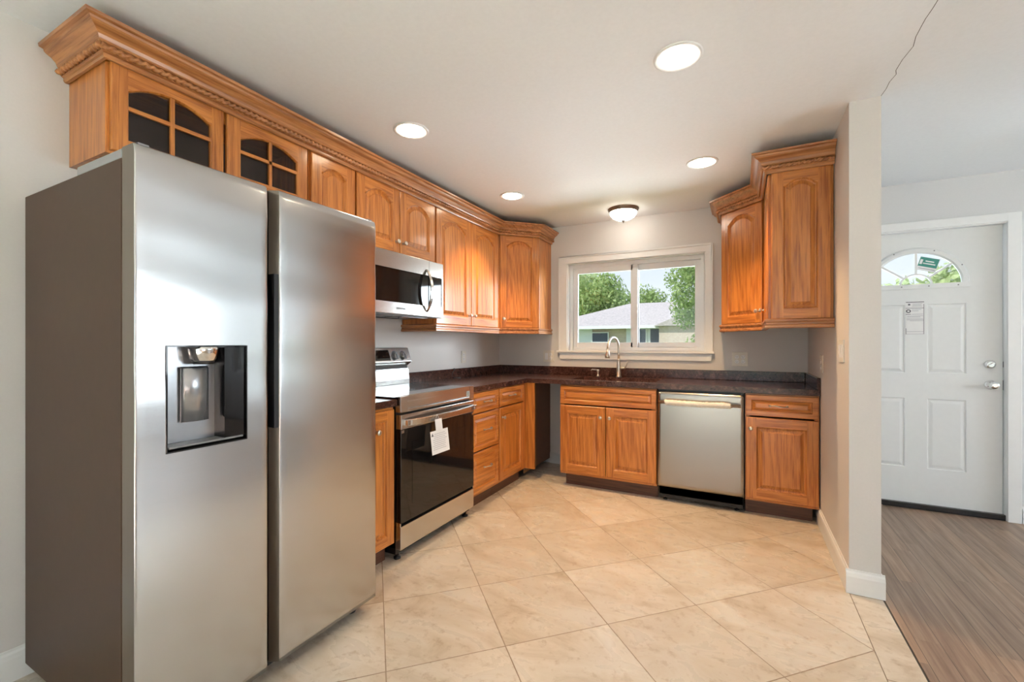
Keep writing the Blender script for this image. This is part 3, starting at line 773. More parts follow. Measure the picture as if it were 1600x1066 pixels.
# sink
sk = empty('sink', (0, 0, 0)); tag(sk, 'double bowl stainless undermount sink in the brown counter below the window', 'sink')
mb = MB(); zr = CB-.001
rim = .012
xm = 1.40
bowls = [(SX0-.004, xm-.012, SY0-.004, SY1+.004), (xm+.012, SX1+.004, SY0-.004, SY1+.004)]
mb.box(xm-.012, xm+.012, SY0, SY1, CB-.030, CB-.004)
mb.build('divider', 'steel_sink', sk)
for bx0, bx1, by0, by1 in bowls:
    mb = MB(); rings = []
    def rr(x0, x1, y0, y1, r, z):
        out = []
        for cx_, cy_, a in ((x1-r, y1-r, 0), (x0+r, y1-r, 90), (x0+r, y0+r, 180), (x1-r, y0+r, 270)):
            for k in range(5): th = math.radians(a+k*22.5); out.append((cx_+r*math.cos(th), cy_+r*math.sin(th), z))
        return out
    rings = [rr(bx0, bx1, by0, by1, .004, zr), rr(bx0+.003, bx1-.003, by0+.003, by1-.003, .03, CB-.02), rr(bx0+.01, bx1-.01, by0+.01, by1-.01, .045, CT-.17), rr(bx0+.03, bx1-.03, by0+.03, by1-.03, .05, CT-.185)]
    mb.loft(rings, caps=False); n = len(rings[-1]); mb.add(rings[-1], [list(range(n))])
    b = mb.build('bowl', 'steel_sink', sk)
    MB().lathe([(.045, CT-.1845), (.045, CT-.182), (.03, CT-.183), (.03, CT-.186)], ((bx0+bx1)/2, (by0+by1)/2, 0), 'z').build('drain', 'chrome', b)
# faucet
fx, fy = 1.335, -.105
fa = empty('faucet', (fx, fy, CT)); tag(fa, 'brushed nickel gooseneck pull-down faucet behind the sink', 'faucet')
MB().lathe([(.027, 0), (.027, .006), (.021, .012), (.020, .08), (.019, .10), (.0135, .155), (.0115, .17)], n=20).build('body', 'nickel', fa)
pts = [(0, 0, .16), (0, 0, .22), (0, 0, .27)]; R_ = .095
dirv = Vector((-.28, -1, 0)).normalized()
for i in range(1, 15):
    a = PI*i/15*1.02; q_ = dirv*(R_-R_*math.cos(a)); pts.append((q_.x, q_.y, .27+R_*1.05*math.sin(a)))
end = Vector(pts[-1]); pts.append((end.x+dirv.x*.004, end.y+dirv.y*.004, end.z-.02))
MB().tube(pts, .0105, 12).build('spout', 'nickel', fa)
hd = Vector(pts[-1])
mb = MB().tube([hd, hd+dirv*.002+Vector((0, 0, -.03)), hd+dirv*.006+Vector((0, 0, -.065)), hd+dirv*.007+Vector((0, 0, -.085))], [.0115, .0150, .0225, .021], 12)
mb.build('spray_head', 'nickel', fa)
mb = MB().tube([(.015, 0, .085), (.03, 0, .086), (.062, -.002, .088)], [.012, .0135, .011], 10).tube([(.056, -.002, .088), (.070, -.004, .112), (.084, -.008, .150)], [.008, .007, .006], 8)
mb.build('lever', 'nickel', fa)
so = empty('soap_dispenser', (1.140, -.115, CT)); tag(so, 'small nickel soap dispenser left of the faucet', 'soap dispenser')
MB().lathe([(.018, 0), (.018, .005), (.010, .010), (.009, .035), (.013, .045), (.013, .060), (.010, .066)], n=14).build('body', 'nickel', so)
MB().tube([(0, 0, .060), (-.02, -.02, .064), (-.045, -.045, .067), (-.052, -.052, .060)], [.006, .0055, .0045, .004], 8).build('nozzle', 'nickel', so)

# black cable on the counter
pts = [(.022, -.885, .997), (.030, -.90, .985), (.028, -.925, .958), (.034, -.935, .930), (.05, -.925, .919), (.09, -.88, .9175)]
tag(MB().tube(pts, .0035, 6).lathe([(.007, 0), (.007, .012)], (.022, -.885, .988)).build('cable', 'cable'), 'short black cable hanging over the left backsplash', 'cable')

# ------------------------------------------------------------------ outlets
def plate(loc, rotz, w, h, kinds, name, label, cat):
    r = empty(name, loc, rotz); tag(r, label, cat)
    MB().box(-w/2, w/2, -.006, 0, -h/2, h/2).build('cover_plate', 'plate', r, bevel=.002)
    n = len(kinds)
    for i, k in enumerate(kinds):
        cx_ = (i-(n-1)/2)*.046
        if k == 'rocker':
            MB().box(cx_-.017, cx_+.017, -.0075, -.005, -.034, .034).prism([(cx_-.014, -.0072, -.031), (cx_-.014, -.0110, .031), (cx_-.014, -.0072, .031)], (.028, 0, 0)).build('switch', 'white', r)
        elif k == 'toggle':
            MB().box(cx_-.005, cx_+.005, -.0075, -.005, -.012, .012).prism([(cx_-.004, -.007, -.005), (cx_-.004, -.018, .006), (cx_-.004, -.007, .008)], (.008, 0, 0)).build('switch', 'white', r)
        else:
            for s_ in (-1, 1):
                o = MB().lathe([(.0165, -.0055), (.0165, -.0078), (.015, -.0085)], (cx_, 0, s_*.0195), 'y', 16).build('socket', 'white', r)
                MB().box(cx_-.0075, cx_-.0055, -.0092, -.0084, s_*.0195-.002, s_*.0195+.008).box(cx_+.0055, cx_+.0075, -.0092, -.0084, s_*.0195-.002, s_*.0195+.007).box(cx_-.002, cx_+.002, -.0092, -.0084, s_*.0195-.010, s_*.0195-.006).build('slot', 'slot', o)
plate((0, -.703, 1.098), LW, .072, .115, ['outlet'], 'outlet', 'single cream outlet on the left wall above the backsplash', 'outlet')
plate((.585, 0, 1.095), 0, .118, .118, ['rocker', 'outlet'], 'switch_plate', 'double cream wall plate left of the kitchen window', 'switch')
plate((2.340, 0, 1.093), 0, .120, .120, ['outlet', 'outlet'], 'outlet', 'double cream outlet right of the kitchen window', 'outlet')
plate((XR, -1.345, 1.187), -LW, .120, .118, ['rocker', 'rocker'], 'switch_plate', 'double cream light switch on the stub wall below the cabinet', 'switch')
plate((XR, -.69, 1.092), -LW, .115, .116, ['outlet'], 'outlet', 'white outlet on the stub wall beside the counter end', 'outlet')

# ------------------------------------------------------------------ refrigerator
fr = empty('refrigerator', (0.0, -3.604, 0), LW); tag(fr, 'stainless side-by-side refrigerator with water dispenser and dark grey sides', 'refrigerator')
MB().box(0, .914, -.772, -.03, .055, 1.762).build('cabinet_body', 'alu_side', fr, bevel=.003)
MB().box(.03, .885, -.70, -.05, .02, .055).box(.02, .894, -.785, -.70, .022, .060).build('base_grille', 'black', fr)
for x in (.075, .84): MB().lathe([(.024, 0), (.024, .010), (.012, .012), (.012, .03)], (x, -.765, 0), 'z', 14).box(x-.03, x+.03, -.79, -.74, .018, .040).build('foot', 'black', fr)
for x in (.004, .864): MB().box(x, x+.046, -.765, -.46, 1.762, 1.792).build('hinge_cover', 'silver_plastic', fr, bevel=.004)
for x in (.012, .874): MB().box(x, x+.028, -.84, -.765, 1.775, 1.797).build('hinge', 'grey_plastic', fr, bevel=.003)
def fridge_door(x0, x1, zb, zt, inner_left, hole=None, name='door'):
    """front skin as a fine grid with a softly rolled top edge and slight bow"""
    mb = MB(); yf, yk = -.850, -.778
    nx = 14
    xs = [x0+(x1-x0)*i/nx for i in range(nx+1)]
    zs = sorted([zb+(zt-zb)*i/60 for i in range(61)]+[zt-.06+.06*i/10 for i in range(11)])
    xs = sorted(xs+[x0+.003, x0+.006, x1-.003, x1-.006])
    if hole:
        xs = sorted([x for x in xs if min(abs(x-hole[0]), abs(x-hole[1])) > .008]+[hole[0], hole[1]])
        zs = sorted([z for z in zs if min(abs(z-hole[2]), abs(z-hole[3])) > .008]+[hole[2], hole[3]])
    zs = [z for i, z in enumerate(zs) if i == 0 or z-zs[i-1] > 1e-4]
    def yy(x, z):
        t = max(0, (z-(zt-.035))/.035); u = (x-x0)/(x1-x0)
        y = yf+.007*t**2.6
        k_ = min(1, max(0, (zt-z)/.10)) if z > 1.0 else max(0, 1-(1.0-z)/.25)
        y += .0011*k_*math.sin(z*17+1.1*math.sin(u*2.6+x0*3))+.0005*k_*math.sin(z*39+u*2.2)
        y += .0005*(2*u-1)**2
        # rounded vertical edges
        e = min(u, 1-u)*(x1-x0)
        if e < .002: y += .0018
        elif e < .005: y += .0004
        return y
    nX, nZ = len(xs), len(zs)
    V_ = [(x, yy(x, z), z) for z in zs for x in xs]; F = []
    for j in range(nZ-1):
        for i in range(nX-1):
            if hole and hole[0]-1e-6 <= xs[i] < hole[1]-1e-6 and hole[2]-1e-6 <= zs[j] < hole[3]-1e-6: continue
            F.append((j*nX+i, j*nX+i+1, (j+1)*nX+i+1, (j+1)*nX+i))
    mb.add(V_, F, 0, True)
    ybk = yk
    L0 = .018 if inner_left else 0; R0 = 0 if inner_left else .018
    # sides (left, right) top, bottom, back as strips; inner edges are chamfered
    for side, x, ex in ((0, x0, -L0), (1, x1, R0)):
        idx = 0 if side == 0 else nX-1
        a = [(V_[j*nX+idx][0]-0.0, V_[j*nX+idx][1], V_[j*nX+idx][2]) for j in range(nZ)]
        b = [(x+ex, -.812 if ex else V_[j*nX+idx][1]+.004, zs[j]) for j in range(nZ)]
        c_ = [(x+ex, ybk, zs[j]) for j in range(nZ)]
        mb.loft([a, b, c_], closed=False, caps=False, mi=1, sm=False)
    t0 = [(x, yy(x, zt), zt) for x in xs]; t1 = [(x, ybk, zt) for x in xs]
    t0[0] = (x0, t0[0][1], zt)
    mb.loft([t0, t1], closed=False, caps=False, mi=1, sm=False)
    b0 = [(x, yy(x, zb), zb) for x in xs]; b1 = [(x, ybk, zb) for x in xs]
    mb.loft([b0, b1], closed=False, caps=False, mi=1, sm=False)
    for ex, xx in ((-L0, x0), (R0, x1)):
        if ex:
            for z, v_ in ((zt, None), (zb, None)): mb.add([(xx, yy(xx, z), z), (xx+ex, -.812, z), (xx+ex, ybk, z), (xx, ybk, z)], [(0, 1, 2, 3)], 1)
    mb.add([(x0-L0, ybk, zb), (x1+R0, ybk, zb), (x1+R0, ybk, zt), (x0-L0, ybk, zt)], [(0, 1, 2, 3)], 1)
    return mb.build(name, ['steel_fridge', 'steel_side'], fr)
hole = (.079, .311, .903, 1.216)
dl = fridge_door(0.0, .389, .056, 1.789, False, hole)
d2 = fridge_door(.435, .914, .056, 1.789, True)
# handle pocket
MB().box(.4165, .4345, -.846, -.812, .918, 1.480).build('handle_pocket', 'black', d2)
# dispenser
hx0, hx1, hz0, hz1 = hole
mb = MB(); yb_ = -.786
mb.add([(hx0, -.849, hz0), (hx1, -.849, hz0), (hx1, -.849, hz1), (hx0, -.849, hz1), (hx0, yb_, hz0+.012), (hx1, yb_, hz0+.012), (hx1, yb_, hz1), (hx0, yb_, hz1)],
       [(0, 4, 7, 3), (3, 7, 6, 2)], 0)
mb.add([(hx1, -.849, hz0), (hx1, yb_, hz0+.012), (hx1, yb_, hz1), (hx1, -.849, hz1)], [(0, 1, 2, 3)], 1)
mb.add([(hx0, -.849, hz0), (hx1, -.849, hz0), (hx1, yb_, hz0+.012), (hx0, yb_, hz0+.012)], [(0, 1, 2, 3)], 1)
mb.add([(hx0, yb_, hz0+.012), (hx1, yb_, hz0+.012), (hx1, yb_, hz1), (hx0, yb_, hz1)], [(0, 1, 2, 3)], 2)
e = .004
for a, b, c_, d_ in ((hx0-e, hx0, hz0-e, hz1+e), (hx1, hx1+e, hz0-e, hz1+e), (hx0, hx1, hz0-e, hz0), (hx0, hx1, hz1, hz1+e)): mb.box(a, b, -.8525, -.847, c_, d_, 1)
dp = mb.build('dispenser', ['grey_plastic', 'black_gloss', 'silver_plastic'], dl)
MB().box(hx0+.165, hx1-.001, -.845, yb_+.0005, hz0+.013, hz1-.002).build('side_panel', 'black_gloss', dp)
mb = MB()
cx_, cy_ = hx0+.115, -.818
mb.lathe([(.030, hz1-.048), (.038, hz1-.044), (.043, hz1-.010), (.043, hz1-.001)], (cx_, cy_, 0), 'z', 24)
mb.build('nozzle', 'chrome', dp)
MB().lathe([(.028, hz1-.056), (.032, hz1-.046)], (cx_, cy_, 0), 'z', 20).build('spout', 'black', dp)
mb = MB(); rings = []
for i in range(9):
    u = i/8; x = hx0+.060+.080*u; y = -.800-.012*math.sin(PI*u)
    rings.append([(x, y, hz0+.075), (x, y, hz1-.070), (x, y+.006, hz1-.064), (x, y+.006, hz0+.075)])
mb.loft(rings, caps=True); mb.build('paddle', 'silver_plastic', dp)
MB().box(hx0+.006, hx1-.006, -.846, -.790, hz0+.006, hz0+.0128).build('drip_tray', 'grey_plastic', dp, bevel=.002)

# ------------------------------------------------------------------ range
rg = empty('range', (0.0, -2.3185, 0), LW); tag(rg, 'freestanding stainless electric range with black glass oven door', 'range')
RW = .762
MB().box(.004, RW-.004, -.625, -.03, .035, .908).build('body', 'black', rg)
MB().box(.0, RW, -.648, -.06, .908, .9225).build('cooktop', 'black_gloss', rg, bevel=.003)
mb = MB()   # fascia below the cooktop with a recessed rectangle
fx0, fx1, fz0, fz1, fyy = .002, RW-.002, .838, .926, -.664
rx0, rx1, rz0, rz1 = .065, RW-.055, .852, .895
for a, b, c_, d_ in ((fx0, rx0, fz0, fz1), (rx1, fx1, fz0, fz1), (rx0, rx1, fz0, rz0), (rx0, rx1, rz1, fz1)): mb.box(a, b, fyy, -.626, c_, d_)
mb.box(rx0, rx1, fyy+.014, -.626, rz0, rz1)
mb.build('front_panel', 'steel', rg, bevel=.002)
od = MB().box(.004, RW-.004, -.664, -.628, .215, .742).build('oven_door', 'mesh_glass', rg, bevel=.003)
MB().box(.004, RW-.004, -.668, -.628, .743, .824).build('door_band', 'steel', od, bevel=.003)
pts = []; rr_ = []
mb = MB(); rings = []
for i in range(25):
    t = i/24; x = .03+(RW-.06)*t; y = -.678-.044*math.sin(PI*t)**.45
    z = .780
    rings.append([(x, y-.009, z+.016), (x, y+.009, z+.018), (x, y+.011, z-.015), (x, y-.006, z-.018)])
mb.loft(rings, sm=False)
for x in (.035, RW-.035): mb.box(x-.012, x+.012, -.70, -.667, .765, .795)
mb.build('handle', 'steel', od, bevel=.002)
for x in (.02, RW-.02): MB().box(x-.010, x+.010, -.6665, -.664, .722, .738).build('bracket', 'chrome', od)
# oven rack glimpsed behind the glass is printed as the dotted window: a slightly different glass panel
MB().box(.10, RW-.10, -.6655, -.664, .30, .66).build('oven_window', 'black_gloss', od)
text_mesh('SAMSUNG', .017, 'slot', od, Matrix.Translation((.46, -.6685, .812)) @ Matrix.Rotation(PI/2, 4, 'X'))
MB().box(.004, RW-.004, -.664, -.30, .066, .198).build('drawer', 'steel', rg, bevel=.003)
for x in (.004, RW-.010): MB().box(x, x+.006, -.660, -.62, .198, .22).build('hinge', 'chrome', rg)
for x in (.035, RW-.035):
    for y in (-.61, -.10): MB().lathe([(.020, 0), (.020, .012), (.009, .014), (.009, .066)], (x, y, 0), 'z', 12).build('foot', 'black', rg)
# backguard
prof = [(-.005, .9225), (-.074, .9225), (-.074, .955), (-.066, 1.030), (-.060, 1.036), (-.060, 1.062), (-.092, 1.084), (-.096, 1.092), (-.058, 1.192), (-.045, 1.197), (-.005, 1.197)]
MB().prism([(.0, y, z) for y, z in prof], (RW, 0, 0)).build('backguard', 'steel', rg, bevel=.002)
MB().box(.012, RW-.012, -.0625, -.059, 1.038, 1.060).build('vent', 'slot', rg)
dn = Vector((0, -.100, -.038)).normalized()   # outward normal of the sloped face
def on_face(x, t, out=0): return Vector((x, -.0945+.0345*t, 1.0955+.0925*t))+dn*out
upv = Vector((0, .0345, .0925)).normalized()
def faceplate(x0, x1, t0, t1, th, name, mat):
    A = [on_face(x0, t0), on_face(x1, t0), on_face(x1, t1), on_face(x0, t1)]
    return MB().prism(A, dn*th).build(name, mat, rg)
faceplate(.235, .540, .10, .90, .0015, 'display', 'black_gloss')
for x in (.06, .15, .595, .685):
    c0 = on_face(x, .5); a_ = Vector((1, 0, 0)); mb = MB(); rings = []
    for r, h in ((.032, .0), (.032, .003), (.026, .004), (.025, .022), (.022, .025)):
        rings.append([c0+dn*h+a_*r*math.cos(2*PI*j/20)+upv*r*math.sin(2*PI*j/20) for j in range(20)])
    mb.loft(rings)
    k = mb.build('knob', 'grey_plastic', rg)
    A = [c0+dn*.025+a_*sx*.0045+upv*sz*.020 for sx, sz in ((-1, -1), (1, -1), (1, 1), (-1, 1))]
    MB().prism(A, dn*.006).build('grip', 'silver_plastic', k)
# tag hanging from the oven handle
tg = empty('paper_tag', (.745, -2.075, .74)); tag(tg, 'white printed paper tag hanging from the oven door handle', 'tag')
mb = MB(); x = 0
mb.box(-.0012, 0, -.030, .035, -.035, .035)
mb.box(-.0012, 0, -.085, .085, -.165, -.030)
t_ = mb.build('card', 'paper', tg); t_.rotation_euler = (0, math.radians(-7), math.radians(0))
mb = MB()
for k in range(9):
    z = -.050-.011*k; a = -.055 if k < 3 else -.072
    mb.box(0, .0006, a+random.uniform(0, .01), .065+random.uniform(-.02, .008), z-.0016, z+.0016)
mb.build('print', 'greyink', t_)
MB().prism([(.0, -.078, -.060), (0, -.058, -.060), (0, -.068, -.040)], (.0008, 0, 0)).build('warning_mark', 'ink', t_)
MB().tube([(-.008, -.02, .030), (-.012, 0, .06), (-.008, .02, .030)], .0012, 5).build('string', 'paper', tg)

# ------------------------------------------------------------------ microwave
mw = empty('microwave', (0.0, -2.3155, 0), LW); tag(mw, 'stainless over-the-range microwave with black window and curved handle', 'microwave')
MW = .754; z0, z1 = 1.413, 1.812
MB().box(.002, MW-.002, -.365, -.004, z0+.012, z1-.001).build('body', 'black', mw)
DWd = .590
mb = MB().box(.002, DWd-.001, -.400, -.366, 1.702, z1-.003).box(.002, DWd-.001, -.400, -.366, z0+.004, 1.490).box(.002, .030, -.400, -.366, 1.490, 1.702).box(.030, DWd-.001, -.392, -.366, 1.490, 1.702, 1)
dm = mb.build('door', ['steel', 'black_gloss'], mw, bevel=.002)
mb = MB().box(DWd+.001, MW-.002, -.400, -.366, 1.702, z1-.003).box(DWd+.001, MW-.002, -.400, -.366, z0+.004, 1.490).box(MW-.020, MW-.002, -.400, -.366, 1.490, 1.702).box(DWd+.001, MW-.020, -.396, -.366, 1.490, 1.702, 1)
mb.build('control_panel', ['steel', 'black_gloss'], mw, bevel=.0015)
mb = MB(); rings = []
for i in range(17):
    t = i/16; z = 1.745-.30*t; y = -.402-.050*math.sin(PI*t)**.7; x = .560
    w_ = .010+.006*math.sin(PI*t)
    rings.append([(x-w_, y, z), (x+w_, y, z), (x+w_*.8, y+.010, z), (x-w_*.8, y+.010, z)])
mb.loft(rings, sm=False); mb.build('handle', 'steel', dm, bevel=.002)
text_mesh('SAMSUNG', .020, 'slot', dm, Matrix.Translation((.30, -.4005, 1.452)) @ Matrix.Rotation(PI/2, 4, 'X'))
mb = MB().box(.004, MW-.004, -.385, -.01, z0, z0+.012)
mb.build('vent_base', 'grey_plastic', mw)
mb = MB()
for k in range(2): mb.box(.06+.36*k, .33+.36*k, -.30, -.14, z0-.003, z0)
mb.build('filter', 'silver_plastic', mw)
MB().tube([(.25, -.10, z0-.001), (.32, -.20, z0-.012), (.40, -.24, z0-.014), (.48, -.22, z0-.012), (.56, -.14, z0-.001)], .003, 6).build('cord', 'cable', mw)

# ------------------------------------------------------------------ dishwasher
dw = empty('dishwasher', (1.7690, 0, 0)); tag(dw, 'stainless dishwasher with foam-wrapped bar handle under the counter', 'dishwasher')
DWW = .602
MB().box(.008, DWW-.008, -.60, -.03, .05, .862).build('body', 'black', dw)
mb = MB(); nx, nz = 24, 30; x0_, x1_, z0_, z1_ = .004, DWW-.004, .122, .852
V_ = []
for j in range(nz+1):
    for i in range(nx+1):
        u, v = i/nx, j/nz
        y = -.645+.0035*(2*u-1)**2+.002*(1-v)**3*(u)**2
        V_.append((x0_+(x1_-x0_)*u, y, z0_+(z1_-z0_)*v))
mb.add(V_, [(j*(nx+1)+i, j*(nx+1)+i+1, (j+1)*(nx+1)+i+1, (j+1)*(nx+1)+i) for j in range(nz) for i in range(nx)], 0, True)
for i0, i1, ax in ((0, 0, 0), (nx, nx, 0)):
    a = [V_[j*(nx+1)+i0] for j in range(nz+1)]; mb.loft([a, [(p[0], -.602, p[2]) for p in a]], closed=False, caps=False, sm=False)
for j in (0, nz):
    a = [V_[j*(nx+1)+i] for i in range(nx+1)]; mb.loft([a, [(p[0], -.602, p[2]) for p in a]], closed=False, caps=False, sm=False)
M['steel_dw'] = steel('dishwasher_steel', 'x', (.40, .37, .335), .30, b=0.0)
df = mb.build('door', 'steel_dw', dw)
h_ = MB().tube([(.022, -.690, .779), (DWW-.022, -.690, .779)], .0115, 12)
for x in (.045, DWW-.035): h_.tube([(x, -.643, .779), (x, -.690, .779)], .009, 8)
h_ = h_.build('handle', 'nickel', df)
pts = []; rr_ = []
n = 60
for i in range(n+1):
    t = i/n; pts.append((.062+.455*t, -.690+random.uniform(-.001, .001), .779+random.uniform(-.0015, .0015)-.003*math.sin(PI*t))); rr_.append((.0205+random.uniform(-.0012, .0022))*(1 if 0 < i < n else .75))
MB().tube(pts, rr_, 14).build('foam_sleeve', 'foam', h_)
MB().box(.010, DWW-.010, -.600, -.585, .025, .118).build('toe_kick', 'black', dw)
for x in (.05, DWW-.05): MB().lathe([(.016, 0), (.016, .008), (.007, .010), (.007, .05)], (x, -.57, 0), 'z', 12).build('foot', 'black', dw)
MB().box(.0, DWW, -.61, -.03, .864, .8745).build('trim_strip', 'black', dw)

# ------------------------------------------------------------------ ceiling lights
cans = [((2.118, -2.266), 'round recessed ceiling light nearest the stub wall opening, largest in view'), ((.716, -2.288), 'round recessed ceiling light above the range, left'),
        ((2.122, -1.064), 'round recessed ceiling light in front of the right corner cabinet'), ((.714, -1.066), 'small round recessed ceiling light near the left corner cabinets')]
proto = None
for (x, y), lab in cans:
    if proto is None:
        proto = r = empty('recessed_light', (x, y, H))
        MB().lathe([(.098, 0), (.097, -.004), (.088, -.006), (.076, -.003), (.074, -.0005)], n=36, caps=False).build('trim_ring', 'white', r)
        MB().lathe([(.0755, -.0025), (.070, -.0075), (.045, -.0125), (.001, -.0145)], n=36, caps=False).build('lens', 'led', r)
    else: r = copy_tree(proto); r.location = (x, y, H)
    tag(r, lab, 'ceiling light', 'recessed ceiling lights')
    back = y > -1.5
    sp_ = lamp('downlight', 'SPOT', (0, 0, -.03), (0, 0, 0), CAN_WARM if back else CAN_SOFT, (1, .60, .25) if back else (1, .97, .92),
               spot_size=math.radians(104), spot_blend=.6, shadow_soft_size=.05)
    sp_.parent = r
fl = empty('ceiling_light', (1.424, -.300, H)); tag(fl, 'flush mount dome ceiling light with alabaster glass above the window', 'ceiling light')
MB().lathe([(.134, 0), (.134, -.008), (.128, -.012), (.126, -.022), (.118, -.026), (.114, -.034)], n=36, caps=False).build('band', 'bronze', fl)
MB().lathe([(.118, -.030), (.113, -.048), (.095, -.072), (.065, -.090), (.03, -.100), (.008, -.103)], n=36).build('glass_bowl', 'dome', fl)
MB().lathe([(.016, -.100), (.014, -.106), (.006, -.110), (.007, -.118), (.002, -.124)], n=14).build('finial', 'bronze', fl)

# ------------------------------------------------------------------ paper notice and sticker on the entry door
pn = MB().box(3.446, 3.551, DY-.002, DY-.0004, 1.293, 1.538).build('paper_notice', 'paper')
tag(pn, 'white printed paper notice taped to the entry door below the fanlight', 'notice')
mb = MB(); y0, y1 = DY-.0028, DY-.002
mb.box(3.447, 3.551, y0, y1, 1.533, 1.538).box(3.447, 3.551, y0, y1, 1.4895, 1.4925).box(3.447, 3.476, y0, y1, 1.444, 1.4475)
mb.box(3.460, 3.472, y0, y1, 1.512, 1.524).box(3.447, 3.4495, y0, y1, 1.296, 1.34).box(3.5485, 3.551, y0, y1, 1.296, 1.52)
for i in range(16):
    a = PI*i/15; cxx, czz = 3.462, 1.469
    mb.box(cxx+.011*math.cos(2*a)-.003, cxx+.011*math.cos(2*a)+.003, y0, y1, czz+.010*math.sin(2*a)-.003, czz+.010*math.sin(2*a)+.003)
mb.build('bold_print', 'ink', pn)
mb = MB()
for z, a, b in ((1.523, 3.486, 3.54), (1.514, 3.486, 3.535), (1.505, 3.482, 3.54), (1.480, 3.482, 3.535), (1.470, 3.482, 3.52), (1.445, 3.48, 3.545), (1.432, 3.455, 3.545), (1.424, 3.455, 3.53), (1.412, 3.452, 3.545), (1.404, 3.452, 3.55), (1.396, 3.47, 3.55), (1.315, 3.452, 3.55), (1.298, 3.450, 3.55)):
    mb.box(a, b, y0, y1, z-.0015, z+.0015)
mb.build('fine_print', 'greyink', pn)
st = empty('sticker', (3.578, DY+.010, 1.822)); tag(st, 'tilted green and white sticker on the fanlight glass', 'sticker')
def rotp(pts, a): return [(x*math.cos(a)-z*math.sin(a), z*math.cos(a)+x*math.sin(a)) for x, z in pts]
a = math.radians(-17)
def rect(x0, x1, z0, z1, y, th, nm, m): 
    MB().prism([(p[0], y, p[1]) for p in rotp([(x0, z0), (x1, z0), (x1, z1), (x0, z1)], a)], (0, -th, 0)).build(nm, m, st)
rect(-.058, .058, -.060, .040, 0, .0006, 'backing', 'paper')
rect(-.055, .055, -.030, .038, -.0007, .0005, 'green_panel', 'green')
for k, (x0, x1, z) in enumerate(((-.02, .03, .012), (-.03, .042, -.006))): rect(x0, x1, z-.004, z+.004, -.0013, .0004, 'white_print', 'paper')
rect(-.05, -.035, -.015, .02, -.0013, .0004, 'white_print', 'paper')
rect(-.045, .05, -.047, -.042, -.0007, .0005, 'grey_print', 'greyink')

# ------------------------------------------------------------------ outdoors
tag(MB().box(-60, 60, .25, 90, -.75, -.45).box(7.5, 60, -40, .25, -.75, -.45).box(-60, 7.5, -40, -7, -.75, -.45).build('ground', 'grass'), 'lawn outside the windows', kind='structure')
hs = empty('house', (0, 0, 0)); tag(hs, 'single-storey brick neighbour house with pale hipped roof seen through the window', 'house')
MB().box(-7.0, 3.0, 26, 33, -.45, 2.42).build('brick_wall', 'brick', hs)
MB().box(-11.0, -7.0, 25.9, 33, -.45, 2.55).box(-4.6, -2.2, 25.85, 26.1, .9, 2.45).build('white_wall', 'siding', hs)
ez, rz = 2.42, 4.28
MB().add([(-11.4, 25.3, ez), (3.5, 25.3, ez), (3.5, 34, ez), (-11.4, 34, ez), (-5.2, 29.6, rz), (1.2, 29.6, rz)],
         [(0, 1, 5, 4), (1, 2, 5), (2, 3, 4, 5), (3, 0, 4), (0, 3, 2, 1)]).build('roof', 'shingle', hs)
MB().box(-11.4, 3.5, 25.22, 25.3, ez-.18, ez+.02).build('fascia', 'siding', hs)
MB().add([(-2.6, 24.6, 2.35), (2.4, 24.6, 2.35), (-.1, 24.6, 3.4), (-2.6, 28, 2.35), (2.4, 28, 2.35), (-.1, 28, 3.4)], [(0, 1, 2), (3, 5, 4), (0, 2, 5, 3), (1, 4, 5, 2), (0, 3, 4, 1)]).build('gable_roof', 'shingle', hs)
MB().box(-2.3, 2.1, 24.9, 26, -.45, 2.34).build('brick_wing', 'brick', hs)
for x0_, x1_, z0_, z1_ in ((-6.95, -5.85, 1.35, 1.97), (-3.85, -3.3, 1.3, 2.2), (-3.0, -2.45, 1.3, 2.2)):
    o = MB().box(x0_, x1_, 25.78, 25.86, z0_, z1_).build('window', 'house_glass', hs)
    f = .06; MB().box(x0_-f, x0_, 25.76, 25.9, z0_-f, z1_+f).box(x1_, x1_+f, 25.76, 25.9, z0_-f, z1_+f).box(x0_, x1_, 25.76, 25.9, z1_, z1_+f).box(x0_, x1_, 25.76, 25.9, z0_-f, z0_).build('window_frame', 'siding', o)
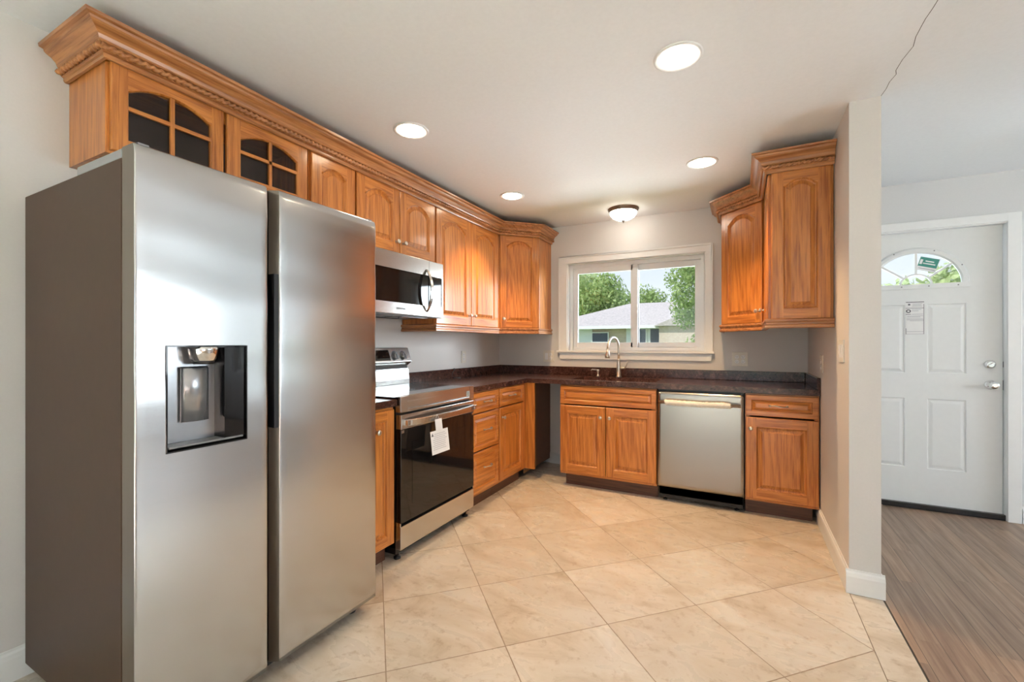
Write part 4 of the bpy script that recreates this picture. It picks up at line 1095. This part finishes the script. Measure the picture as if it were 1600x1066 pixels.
def tree(loc, blobs, label, mat, n=2600, leaf=.13, trunk=.16, seed=1):
    rnd = random.Random(seed); r = empty('tree', loc); tag(r, label, 'tree', 'trees in the garden outside')
    mb = MB(); tot = sum(b[3]**2 for b in blobs)
    for bx, by, bz, br in blobs:
        for _ in range(int(n*br*br/tot)):
            d = Vector((rnd.gauss(0, 1), rnd.gauss(0, 1), rnd.gauss(0, 1))).normalized()
            p = Vector((bx, by, bz))+d*br*(rnd.uniform(.55, 1.08))
            a = Vector((rnd.gauss(0, 1), rnd.gauss(0, 1), rnd.gauss(0, 1))).normalized(); b = a.cross(d+Vector((.01, 0, 0))).normalized()
            l = leaf*rnd.uniform(.7, 1.4)
            mb.add([p-a*l, p+b*l*.55, p+a*l, p-b*l*.55], [(0, 1, 2, 3)])
    mb.build('foliage', mat, r, recalc=False)
    top = max(b[2] for b in blobs)
    MB().tube([(0, 0, 0), (.05, 0, top*.4), (0, .05, top*.8)], [trunk, trunk*.8, trunk*.3], 8).build('trunk', 'bark', r)
def blobs(n, rx, ry, z0, z1, r0, r1, seed):
    rnd = random.Random(seed); out = []
    for _ in range(n):
        a = rnd.uniform(0, 2*PI); q_ = math.sqrt(rnd.random()); out.append((rx*q_*math.cos(a), ry*q_*math.sin(a), rnd.uniform(z0, z1), rnd.uniform(r0, r1)))
    return out
tree((.75, 17, -.45), blobs(14, .9, .9, 1.2, 6.2, .5, .8, 3), 'leafy green tree right of the neighbour house', 'leaf', 7000, .07, .12, 3)
tree((-10.5, 37, -.45), blobs(14, 2.6, 2, 3, 7.0, 1.2, 1.8, 4), 'rounded green tree behind the left end of the house roof', 'leaf', 7000, .16, .25, 4)
tree((-7.4, 44, -.45), blobs(14, 2.4, 2, 3, 6.6, 1.1, 1.6, 5), 'rounded green tree behind the middle of the house roof', 'leaf', 7000, .16, .25, 5)
tree((-17.5, 52, -.45), blobs(16, 3.5, 3, 6, 11, 1.5, 2.4, 6), 'tall pale tree furthest behind the house', 'leaf_pale', 7000, .22, .3, 6)
tree((7.2, 12, -.45), blobs(8, 1.5, 1.5, 1.5, 3.4, .6, 1.0, 7), 'bright green tree seen through the entry door fanlight', 'leaf_pale', 6000, .12, .2, 7)
tree((14, -1.0, -.45), blobs(14, 2.4, 2.4, 2.0, 5.0, 1, 1.6, 8), 'green tree outside the living room side window', 'leaf', 6000, .15, .2, 8)
tree((9.0, 6.0, -.45), blobs(14, 2.2, 2.2, 1.2, 3.6, .9, 1.4, 9), 'green shrubby tree outside the living room window', 'leaf', 6000, .13, .15, 9)
